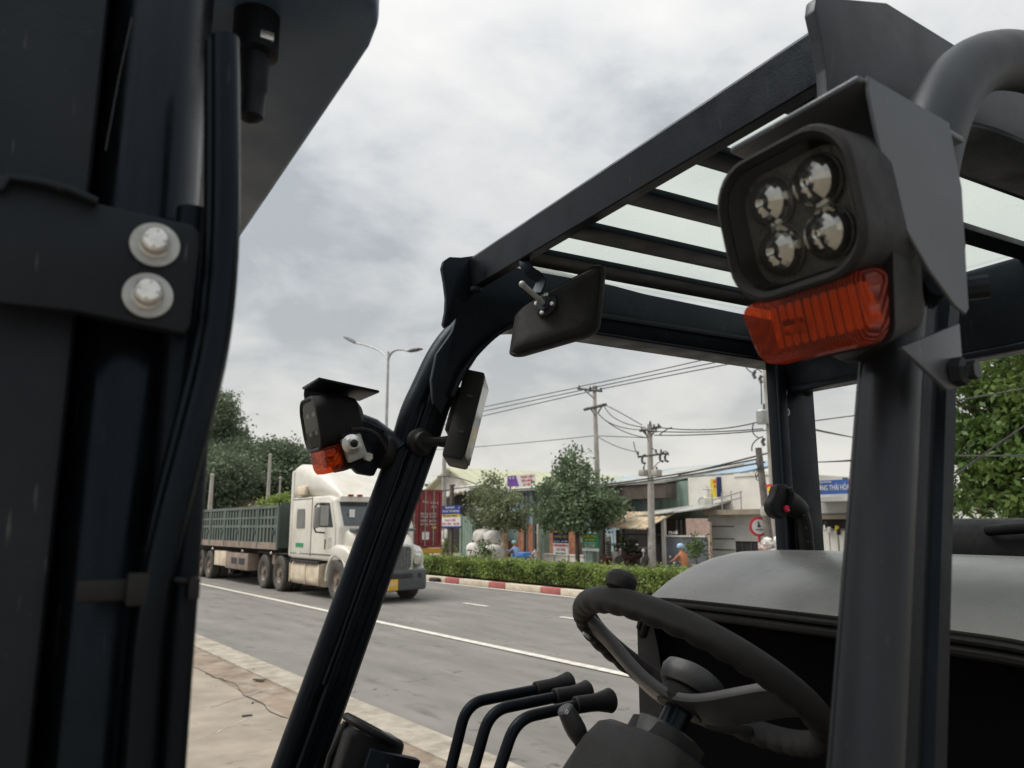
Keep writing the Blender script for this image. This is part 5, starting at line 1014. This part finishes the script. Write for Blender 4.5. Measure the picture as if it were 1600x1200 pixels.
# near bracket plate and its bolt
fp(M().prism([L(x, y, u=.352) for x, y in ((1408, 542), (1500, 505), (1507, 600), (1482, 610))], (0, .004, 0), bev=.001), 'bracket_plate', GREYPT, h1)
fp(M().lathe([(.0115, 0), (.0115, .008), (.0075, .011), (.0075, .017), (0, .017)], L(1490, 582, u=.352), (.2, -1, 0), 6), 'bracket_bolt', BLK2, h1)
fp(M().lathe([(.010, 0), (.010, .018), (0, .018)], L(1506, 452, u=.36), (.6, -1, 0), 10), 'bracket_bolt', BLK2, h1)
fp(M().tube([L(1470, 440, u=.36), L(1440, 470, u=.40), L(1420, 520, u=.41)], .012, 10), 'bracket_stay', BLK, h1)
# far lamp: zinc square boss, nut, cable
c = L(553, 700, u=1.535); rm = Matrix.Rotation(R(-22), 3, 'Y')
fp(M().box(c, (.042, .018, .05), rot=rm, bev=.004), 'mount_block', ZINCP, h2); fp(M().lathe([(.02, 0), (.02, .008), (.012, .014), (.012, .02), (.008, .022), (0, .022)], c + Vector((-.008, -.009, .006)), (-.2, -1, 0), 18), 'ball_joint', ZINC, h2)
fp(M().ball(c + Vector((-.01, -.03, .006)), .0085, 10), 'ball_stud', BLK2, h2); fp(M().lathe([(.009, 0), (.009, .01), (0, .01)], L(573, 713, u=1.53), (.3, -1, -.2), 6), 'nut', ZINC, h2)
fp(M().tube(bez(L(548, 672, u=1.53), L(590, 665, u=1.53), L(606, 705, u=1.53), 10), .005, 8), 'lamp_cable', RUB, h2)
fp(M().prism([L(x, y, u=1.56) for x, y in ((545, 650), (575, 658), (602, 672), (606, 700), (585, 744), (560, 740), (535, 715))], (0, .02, 0), bev=.004), 'mount_bracket', BLK, h2)
# --- rear-view mirror
tlc, trc, brc, blc = L(806, 486, u=1.30), L(946, 405, u=1.13), L(934, 521, u=1.14), L(794, 561, u=1.30)
nm_ = (trc - tlc).cross(blc - tlc).normalized()
if nm_.dot(Vector((-.7, -1.2, 0))) < 0: nm_ = -nm_
def mq(a, b, d, k=1.):
    a, b = a * k + .5, b * k + .5; return (blc * (1 - a) + brc * a) * (1 - b) + (tlc * (1 - a) + trc * a) * b + nm_ * d
def ml(k, d): return [mq(a, b, d, k) for a, b in [(x / 1.0, y / 1.0) for x, y in rr(1, 1, .15, 8)]]
mo = fp(M().loft([ml(.97, -.012), ml(1.0, -.006), ml(1.0, .0), ml(.97, .004), ml(.93, .003), ml(.87, .009), ml(.76, .015), ml(.5, .018), ml(.3, .0185)]), 'mirror', PLAS); mo['label'] = 'rear-view mirror seen from behind'
fp(M().loft([ml(.94, -.0125), ml(.92, -.015)]), 'mirror_glass', CHROME, mo)
hb = mq(-.06, .16, .0165); 
fp(M().lathe([(.024, 0), (.024, .006), (.016, .009), (.014, .014), (0, .014)], hb, nm_, 20), 'socket', BLK2, mo)
for k in range(4): an = .6 + k * 1.57; X_ = nm_.orthogonal().normalized(); Y_ = nm_.cross(X_); fp(M().lathe([(.0045, 0), (.0045, .006), (.002, .008), (0, .008)], hb + nm_ * .006 + (X_ * math.cos(an) + Y_ * math.sin(an)) * .018, nm_, 8), 'screw', ZINC, mo)
e_ = L(816, 444, u=1.19); st_ = hb + nm_ * .012; fp(M().tube([st_, e_], .005, 10), 'stud', ZINCP, mo); fp(M().ball(e_, .0065, 10), 'stud_nut', ZINCP, mo)
ap = [L(x, y, u=t_) for x, y, t_ in ((834, 380, 1.26), (826, 396, 1.25), (818, 408, 1.24), (826, 424, 1.23), (840, 432, 1.22), (846, 440, 1.215), (838, 458, 1.21))]
fp(M().sweep(arc_path(ap, .01, 3), (.6, -.8, 0), rr(.004, .022, .0015, 1)), 'bracket', BLK, mo)
fp(M().lathe([(.006, 0), (.006, .005), (0, .005)], L(824, 396, u=1.235), (-.4, -1, 0), 8), 'bracket_screw', ZINC, mo)
# --- display unit on the far pillar
cc = (L(742, 578, u=1.47) + L(706, 716, u=1.47)) * .5; up_ = (L(742, 578, u=1.47) - L(706, 716, u=1.47)); ln = up_.length; up_.normalize()
nrm_ = Vector((.843, -.537, 0)); nrm_ = (nrm_ - up_ * nrm_.dot(up_)).normalized(); sd_ = up_.cross(nrm_).normalized()
if sd_.y > 0: sd_ = -sd_
RM = Matrix((nrm_, sd_, up_)).transposed()
du = fp(M().box(cc - sd_ * .05, (.045, .1, ln), rot=RM, bev=.006), 'display_unit', PLAS); du['label'] = 'small display unit edge-on beside the far pillar'
fp(M().box(cc - sd_ * .05 + nrm_ * .0235, (.003, .088, ln - .02), rot=RM), 'screen', SCRN, du, None)
for k in (-.2, .2): fp(M().box(cc + sd_ * .0005 + up_ * ln * k + nrm_ * .004, (.012, .002, .005), rot=RM), 'vent_slot', S_BLK, du, None)
j0 = L(660, 690, u=1.52); j1 = cc - sd_ * .03 - up_ * .06 - nrm_ * .02
fp(M().lathe([(.03, 0), (.03, .014), (.022, .02), (.02, .03), (0, .03)], j0 + Vector((0, .02, 0)), (.1, -1, 0), 18), 'ball_base', RUB, du); fp(M().tube([j0 + Vector((.0, -.0, 0)), (j0 + j1) * .5, j1], [.014, .010, .014], 10), 'ball_arm', PLAS, du)
fp(M().box(cc - sd_ * .04 - nrm_ * .028 + up_ * .01, (.012, .05, .1), rot=RM, bev=.003), 'rear_plate', PLAS, du)
# --- grab handle with horn button on the far rear pillar
hp = [L(x, y, u=1.40) for x, y in ((1226, 782), (1248, 795), (1256, 815), (1258, 840), (1262, 880), (1266, 960))]
gh = fp(M().tube(arc_path(hp, .03, 3), [.032, .03, .028, .026] + [.02] * (len(arc_path(hp, .03, 3)) - 4), 12), 'grab_handle', RUB); gh['label'] = 'grab handle with red horn button'
gl = [L(x, y, u=1.39) for x, y in ((1216, 758), (1228, 755), (1238, 762), (1247, 782), (1254, 800), (1246, 806), (1232, 806), (1222, 812), (1212, 808), (1206, 798), (1205, 786), (1212, 775))]
fp(M().prism(gl, (0, .03, 0), bev=.008, seg=3), 'handle_head', RUB, gh); fp(M().lathe([(.0085, 0), (.0085, .006), (.006, .009), (0, .009)], L(1228, 795, u=1.388), (0, -1, 0), 16), 'horn_button', REDB, gh)
fp(M().tube([L(1234, 762, u=1.385), L(1242, 780, u=1.385)], .006, 8), 'hand_slot', S_BLK, gh)
for x, y in ((1255, 805), (1259, 825), (1262, 846)): fp(M().lathe([(.003, 0), (.003, .002), (0, .002)], L(x, y, u=1.379), (0, -1, 0), 8), 'screw', S_BLK, gh)
# --- document holder at the foot of the far pillar
hl_ = [Vector((rc(z) + .065, 1.44, z)) for z in (1.08, 1.44)]; ax = (hl_[1] - hl_[0]).normalized(); hm = Matrix((Vector((0, 1, 0)).cross(ax).normalized(), Vector((0, 1, 0)), ax)).transposed()
ho = fp(M().box((hl_[0] + hl_[1]) * .5, (.115, .07, .37), rot=hm, bev=.012, seg=3), 'document_holder', PLAS); ho['label'] = 'black holder box at the foot of the far pillar'
tpz = hl_[1]; xx = hm @ Vector((1, 0, 0))
fp(M().tube([tpz + xx * (a * .055) + Vector((0, b * .04, 0)) + ax * (-.004 - .012 * a) for a, b in [(math.cos(k / 20 * 6.2832), math.sin(k / 20 * 6.2832)) for k in range(21)]], .0075, 8), 'holder_ring', RUB, ho)
fp(M().box(tpz - ax * .006, (.09, .055, .004), rot=hm, bev=.001), 'holder_floor', PLASG, ho)
fp(M().box((hl_[0] + hl_[1]) * .5 + xx * .03 + Vector((0, -.052, 0)) + ax * .0, (.1, .024, .33), rot=hm, bev=.004), 'front_plate', BLK, ho)
fp(M().tube([(hl_[0] + hl_[1]) * .5 + xx * (.045 + .026 * math.cos(a)) + Vector((0, -.0645, 0)) + ax * (.148 + .03 * math.sin(a)) for a in [math.pi + k * math.pi / 10 for k in range(11)]], .0016, 6), 'thumb_cutout', GREYPT, ho)
fp(M().tube([tpz + xx * -.055 + ax * .0, tpz + xx * -.064 - ax * .06, tpz + xx * -.05 - ax * .16], .006, 8), 'strap', RUB, ho)
# --- steering wheel
al = .627; C0 = Vector((.888, TC, 1.575)); e1 = Vector((0, 1, 0)); e2 = Vector((-math.cos(al), 0, math.sin(al))); nv = Vector((math.sin(al), 0, math.cos(al))); RW = .2
def wp(a, r_, d=0.): return C0 + e2 * (math.cos(a) * r_) + e1 * (math.sin(a) * r_) + nv * d
loops = []
for k in range(217):
    a = 2 * math.pi * k / 216; rad = (e2 * math.cos(a) + e1 * math.sin(a)); lp_ = []
    for j in range(18):
        b_ = 2 * math.pi * j / 18; cz = math.sin(b_); w_ = max(0, -math.sin(b_ + .5)); rr_ = .019 + w_ * .0032 * (abs(math.sin(a * 18)) - .6)
        lp_.append(C0 + rad * (RW + rr_ * math.cos(b_)) + nv * (rr_ * 1.08 * cz))
    loops.append(lp_)
sw = fp(M().loft(loops, False), 'steering_wheel', PLAS, None, 60); sw['label'] = 'black steering wheel with grey spokes and spinner knob'
def spoke(a):
    tg = (-e2 * math.sin(a) + e1 * math.cos(a)); pts = [wp(a, .192, -.004), wp(a, .165, -.01), wp(a, .12, -.028), wp(a, .08, -.045), wp(a, .045, -.055), wp(a, .0, -.058)]
    fp(M().sweep(arc_path(pts, .02, 3), tg, rr(.016, .072, .005, 2)), 'spoke', PLASG, sw)
for a in (R(52), R(268), R(160)): spoke(a)
fp(M().lathe([(.036, -.066), (.042, -.056), (.038, -.036), (0, -.034)], C0, nv, 28), 'hub', PLAS, sw)
fp(M().lathe([(.044, -.034), (.049, -.026), (.051, -.012), (.047, -.002), (.03, .004), (0, .006)], C0, nv, 28), 'horn_pad', PLASG, sw)
fp(M().lathe([(.012, -.062), (.022, -.066), (.022, -.15)], C0, nv, 20), 'shaft', GLOSS, sw)
kb = wp(R(-2), RW, .012); fp(M().lathe([(.011, -.004), (.013, .004), (.021, .008), (.024, .016), (.0235, .025), (.018, .032), (.008, .036), (0, .0365)], kb, nv + e2 * .25, 22), 'spinner_knob', PLAS, sw)
fp(M().lathe([(.009, 0), (.009, .004), (0, .004)], wp(R(52), .185, -.024), -nv + e1 * .2, 12), 'spoke_screw', ZINCP, sw)
# --- column cover, stalk
def cl(w, h, d, r=.03, s2=0): return [C0 - nv * d + e1 * a + e2 * (b + s2) for a, b in rr(w, h, r, 5)]
cc_ = fp(M().loft([cl(.09, .075, .1, .02), cl(.105, .09, .104, .025), cl(.11, .095, .125, .03), cl(.16, .13, .128, .035), cl(.185, .15, .138, .04), cl(.2, .165, .17, .04), cl(.215, .19, .3, .04), cl(.22, .2, .62, .04)]), 'column_cover', PLASM)
fp(M().sweep([C0 - nv * d + e1 * -.06 + e2 * (b) for d, b in ((.15, -.078), (.2, -.088), (.35, -.098), (.5, -.102))], e1, rr(.012, .03, .005, 2)), 'cover_rib', PLAS, cc_)
fp(M().lathe([(.05, -.1), (.05, -.14)], C0, nv, 22), 'collar', PLASG, cc_)
s0, s1, s2_, s3 = L(924, 1186, u=1.1), L(915, 1170, u=1.1), L(900, 1140, u=1.1), L(883, 1108, u=1.1)
sk_ = fp(M().lathe([(.03, -.03), (.033, -.01), (.028, .01), (.02, .016), (0, .016)], s0, s1 - s0, 18), 'turn_stalk', RUB)
fp(M().tube([s0, s1, s1.lerp(s2_, .6)], [.012, .0125, .0135], 14), 'stalk_stem', PLAS, sk_); fp(M().tube([s1.lerp(s2_, .6), s2_, s2_.lerp(s3, .3), s3, s3 + (s3 - s2_) * .08], [.0145, .0165, .0165, .0135, .01], 14), 'stalk_grip', PLASG, sk_)
sx_ = Vector((.3, -.1, .1)).normalized()
for p_ in (s2_.lerp(s3, .85), s1.lerp(s2_, .5)):
    d_ = (Vector((0, 0, H)) - p_).normalized(); fp(M().tube([p_ + d_ * .0152 + sx_ * .003, p_ + d_ * .0155 + Vector((0, 0, .004)), p_ + d_ * .0152 - sx_ * .003, p_ + d_ * .0155 - Vector((0, 0, .003)), p_ + d_ * .0152 + sx_ * .003], .0006, 5), 'stalk_symbol', S_WHITE, sk_)
# --- hydraulic levers
for i, (t_, pts) in enumerate(((1.3, ((700, 1200), (722, 1105), (737, 1093), (836, 1078), (892, 1067))), (1.24, ((735, 1200), (757, 1117), (774, 1104), (866, 1089), (920, 1081)), ), (1.18, ((775, 1200), (797, 1131), (816, 1116), (898, 1102), (956, 1094))))):
    v = [L(x, y, u=t_) for x, y in pts]; low = v[0] + (v[0] - v[1]).normalized() * .35
    lv = fp(M().tube(arc_path([low, (v[1] + v[2]) * .5, v[3] + (v[4] - v[3]) * .3], .035, 8), .0098, 14), 'control_lever', BLK)
    lv['label'] = ('farthest hydraulic lever', 'middle hydraulic lever', 'nearest hydraulic lever')[i]
    d_ = (v[4] - v[3]); Ln = d_.length; fp(M().lathe([(.0125, 0), (.0145, .002), (.0145, Ln * .45), (.0155, Ln * .62), (.0195, Ln * .86), (.0212, Ln * .94), (.019, Ln * .985), (.008, Ln), (0, Ln)], v[3], d_, 20), 'lever_knob', RUB, lv)
# --- hood behind the wheel, with its rubber seal
rs_ = [1.13, 1.15, 1.19, 1.25, 1.32, 1.40, 1.5, 1.6]; zs_ = [1.655, 1.672, 1.694, 1.718, 1.737, 1.748, 1.749, 1.735]; lo = []
for r_, z_ in zip(rs_, zs_):
    row = []
    for k in range(49):
        s_ = -1 + 2 * k / 48; hw_ = .455 + (r_ - 1.13) * .1; row.append((r_, TC + hw_ * math.copysign(abs(s_) ** .8, s_), z_ - .06 * abs(s_) ** 14 - .004 * s_ * s_))
    lo.append(row)
hd_ = M(); hd_.loft(lo, False, False)
hd_.faces([lo[0][k] for k in range(49)] + [(p[0] + .03, p[1], p[2] - .02) for p in lo[0]], [(k, k + 1, k + 50, k + 49) for k in range(48)])
for side in (0, 48):
    e = [row[side] for row in lo]; hd_.faces(e + [(p[0], p[1], 1.0) for p in e], [(k, k + 1, k + 1 + len(e), k + len(e)) for k in range(len(e) - 1)])
ho_ = fp(hd_, 'hood', HOOD, None, 50); ho_['label'] = 'dusty grey hood behind the steering wheel'
fp(M().tube([(p[0] + .004, p[1], p[2] - .012) for p in lo[0]], .006, 8), 'hood_seal', RUB, ho_); fp(M().tube([(p[0] + .014, p[1], p[2] - .029) for p in lo[0]], .010, 10), 'padded_lip', RUB, ho_)
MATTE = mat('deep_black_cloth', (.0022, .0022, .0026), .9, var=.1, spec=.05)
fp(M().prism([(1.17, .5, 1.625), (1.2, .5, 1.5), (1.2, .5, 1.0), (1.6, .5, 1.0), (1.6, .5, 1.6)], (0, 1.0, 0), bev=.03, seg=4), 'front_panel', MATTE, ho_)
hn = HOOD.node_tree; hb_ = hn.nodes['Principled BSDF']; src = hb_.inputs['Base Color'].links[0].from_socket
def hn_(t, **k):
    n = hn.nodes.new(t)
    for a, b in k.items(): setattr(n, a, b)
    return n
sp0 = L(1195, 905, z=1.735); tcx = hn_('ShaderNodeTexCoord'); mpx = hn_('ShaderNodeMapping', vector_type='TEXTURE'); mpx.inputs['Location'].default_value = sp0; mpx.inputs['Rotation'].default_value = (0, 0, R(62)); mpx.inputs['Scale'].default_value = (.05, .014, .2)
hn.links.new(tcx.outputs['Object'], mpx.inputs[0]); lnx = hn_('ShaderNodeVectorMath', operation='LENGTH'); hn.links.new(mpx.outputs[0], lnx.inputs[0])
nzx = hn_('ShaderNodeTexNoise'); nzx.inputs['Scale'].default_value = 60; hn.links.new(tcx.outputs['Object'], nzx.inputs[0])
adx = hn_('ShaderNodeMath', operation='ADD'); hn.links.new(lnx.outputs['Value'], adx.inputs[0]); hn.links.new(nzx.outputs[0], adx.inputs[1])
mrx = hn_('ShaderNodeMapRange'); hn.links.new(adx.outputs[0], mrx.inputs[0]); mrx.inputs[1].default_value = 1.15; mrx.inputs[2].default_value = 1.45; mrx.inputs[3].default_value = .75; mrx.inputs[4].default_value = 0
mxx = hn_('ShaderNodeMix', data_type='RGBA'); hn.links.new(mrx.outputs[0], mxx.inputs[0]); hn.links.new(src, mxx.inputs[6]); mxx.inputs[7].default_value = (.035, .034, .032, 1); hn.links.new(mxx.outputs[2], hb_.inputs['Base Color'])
# --- rear cover with grab bar, behind the hood
rcv = fp(M().loft([[(1.86 + a, t_, 1.70 + b) for a, b in rr(.3 * k, .24 * k, .08 * k, 5)] for t_, k in ((1.24, .8), (1.2, .96), (1.1, 1), (.8, 1), (.7, .96), (.66, .8))]), 'rear_cover', RUB); rcv['label'] = 'rounded black cover behind the hood'
ba = L(1545, 829, r=1.7) if False else L(1545, 829, n=1.7); bb_ = L(1640, 822, n=1.7)
fp(M().tube([ba + Vector((.02, .012, 0)), ba, bb_], [.006, .0115, .0115], 12), 'grab_bar', RUB, rcv); fp(M().tube([bb_, bb_ + Vector((.12, 0, -.02))], .01, 8), 'grab_bar_stay', RUB, rcv)
# --- mast on the front
ms_ = fp(M().b2(-.32, -.006, .515, .6, .15, 3.1, bev=.006), 'mast', BLK2); ms_['label'] = 'lift mast with hydraulic cylinder and hoses'
fp(M().b2(-.32, -.006, 1.38, 1.46, .15, 3.1, bev=.006), 'mast_rail', BLK2, ms_); fp(M().b2(-.22, -.012, .6, .66, .15, 3.1, bev=.01), 'inner_rail', BLK, ms_)
fp(M().lathe([(.034, .3), (.034, 2.2), (.03, 2.21), (.03, 2.26)], (.026, .552, 0), (0, 0, 1), 28), 'lift_cylinder', GLOSS, ms_)
fp(M().lathe([(.034, .3), (.034, 2.2)], (.026, 1.42, 0), (0, 0, 1), 24), 'lift_cylinder', GLOSS, ms_)
bp = [L(x, y, u=.488) for x, y in ((-30, 268), (8, 272), (150, 316), (300, 350), (312, 362), (310, 395), (297, 512), (288, 521), (120, 486), (-30, 470))]
fp(M().prism(bp, (0, .012, 0), bev=.002), 'bracket', BLK2, ms_)
fp(M().sweep([L(x, y, u=.487) for x, y in ((0, 300), (14, 281), (60, 287), (110, 300), (152, 318))], (0, 1, 0), rr(.004, .012, .0015, 2)), 'bracket_fold', BLK2, ms_)
for x, y in ((242, 384), (231, 463)):
    c = L(x, y, u=.4875); d_ = Vector((-.05, -1, .06)); w_ = fp(M().lathe([(.0135, 0), (.0138, .0012), (.0135, .0024), (.008, .0026)], c, d_, 32), 'washer', ZINCP, ms_)
    fp(M().lathe([(.0085, .002), (.0088, .0035), (.0078, .0045), (.0075, .0115), (.0062, .013), (0, .0132)], c, d_, 6 if False else 18), 'bolt', ZINC, ms_)
    X_ = d_.normalized().orthogonal(); Y_ = d_.normalized().cross(X_)
    for k in range(4): fp(M().ball(c + d_.normalized() * .0134 + (X_ * math.cos(k * 1.571 + .6) + Y_ * math.sin(k * 1.571 + .6)) * .0035, .0011, 6), 'grade_mark', ZINC, ms_)
def hz_(pts, t_): return [L(x, y, u=t_) for x, y in pts]
fp(M().tube(arc_path(hz_(((352, 60), (353, 250), (351, 400), (337, 540), (305, 670), (262, 830), (232, 980), (215, 1240)), .487), .06, 4), .0088, 12), 'hose', GLOSS, ms_)
fp(M().tube(arc_path(hz_(((337, 70), (337, 250), (336, 400), (322, 530), (285, 680), (240, 860), (215, 1240)), .492), .06, 4), .007, 12), 'hose', GLOSS, ms_)
vt = L(291, 850, u=.5); fp(M().tube([(vt.x, .5, .5), (vt.x, .5, 1.4), (vt.x, .5, 1.9)], .0085, 14), 'lift_pipe', BLK, ms_)
vt2 = L(262, 850, u=.51); fp(M().tube([(vt2.x, .512, .5), (vt2.x, .512, 2.0)], .010, 14), 'lift_pipe', BLK, ms_)
k0 = L(223, 920, u=.486); fp(M().box(k0, (.017, .012, .018), bev=.002), 'clip', RUB, ms_); fp(M().tube(hz_(((245, 903), (275, 906), (306, 910)), .488), .0016, 6), 'cable_tie', RUB, ms_); fp(M().box(L(160, 922, u=.49), (.026, .01, .012), bev=.002), 'clip', RUB, ms_); fp(M().box(L(300, 918, u=.49), (.006, .02, .012), bev=.001), 'cable_tie_head', RUB, ms_)
fp(M().tube(hz_(((206, 28), (186, 120), (165, 235)), .512), .0003, 5), 'steel_thread', PLASG, ms_)
fp(M().b2(-.006, .004, .6, .615, .15, 2.24), 'web_edge', BLK2, ms_)
# upper tie beam: horizontal plate with a rounded near end
ub = [(.213, .72), (.214, .66), (.21, .625), (.2, .598), (.183, .578), (.155, .567), (-.3, .56), (-.3, 1.5), (.195, 1.5)]
ubm = fp(M().prism([(r_, t_, 2.25) for r_, t_ in ub], (0, 0, .14), bev=.01, seg=3), 'mast_tie_beam', mat('tie_beam_sky_tint', (.045, .075, .125), .4, var=.06, scale=6, bump=.05, bscale=400, tint=(.8, .9, 1), wear=(.12, .12, .12)), ms_)  # sky reflection on the underside is put into the blue base colour
f0 = L(396, 118, u=.66); fp(M().lathe([(.0, 2.25 - f0.z), (.02, 2.25 - f0.z), (.02, .02), (.013, .018), (.013, -.015), (.011, -.018), (.011, -.04), (.006, -.044), (0, -.046)], f0, (0, 0, 1), 18), 'hose_fitting', BLK2, ms_)
fp(M().box(f0 + Vector((.006, -.018, .03)), (.012, .004, .008), bev=.001), 'fitting_flat', ZINC, ms_)
# --- chassis below the frame of the picture
fp(M().b2(.5, 1.6, .42, 1.55, .55, .78, bev=.02), 'floor', BLK2); fp(M().b2(.42, .56, .42, 1.55, .55, 1.12, bev=.03), 'front_cowl', BLK)
cw = fp(M().loft([[(r_, TC + a, .68 + b) for a, b in rr(1.15 * k, .95 * k, .12, 4)] for r_, k in ((1.5, 1), (2.1, 1), (2.35, .94), (2.45, .8))]), 'counterweight', BLK)
for r_, t_, R_ in ((.1, .38, .35), (.1, 1.6, .35), (1.95, .5, .28), (1.95, 1.48, .28)):
    w_ = fp(M().lathe([(R_ * .55, -.1), (R_ * .95, -.11), (R_, -.07), (R_, .07), (R_ * .95, .11), (R_ * .55, .1)], (r_, t_, R_), (0, 1, 0), 28), 'wheel', TYRE); fp(M().lathe([(0, -.06), (R_ * .55, -.08), (R_ * .55, .08), (0, .06)], (r_, t_, R_), (0, 1, 0), 20), 'rim', WHITEP, w_)
fp(M().b2(-.1, .55, .5, 1.48, .2, .6, bev=.03), 'axle_housing', BLK2)
for s in (-1, 1): fp(M().b2(-1.5, -.38, TC + s * .3 - .06, TC + s * .3 + .06, .08, .12, bev=.008), 'fork', BLK2)
fp(M().b2(-.38, -.33, .45, 1.5, .1, .6, bev=.01), 'fork_carriage', BLK2)
bpy.context.view_layer.update()
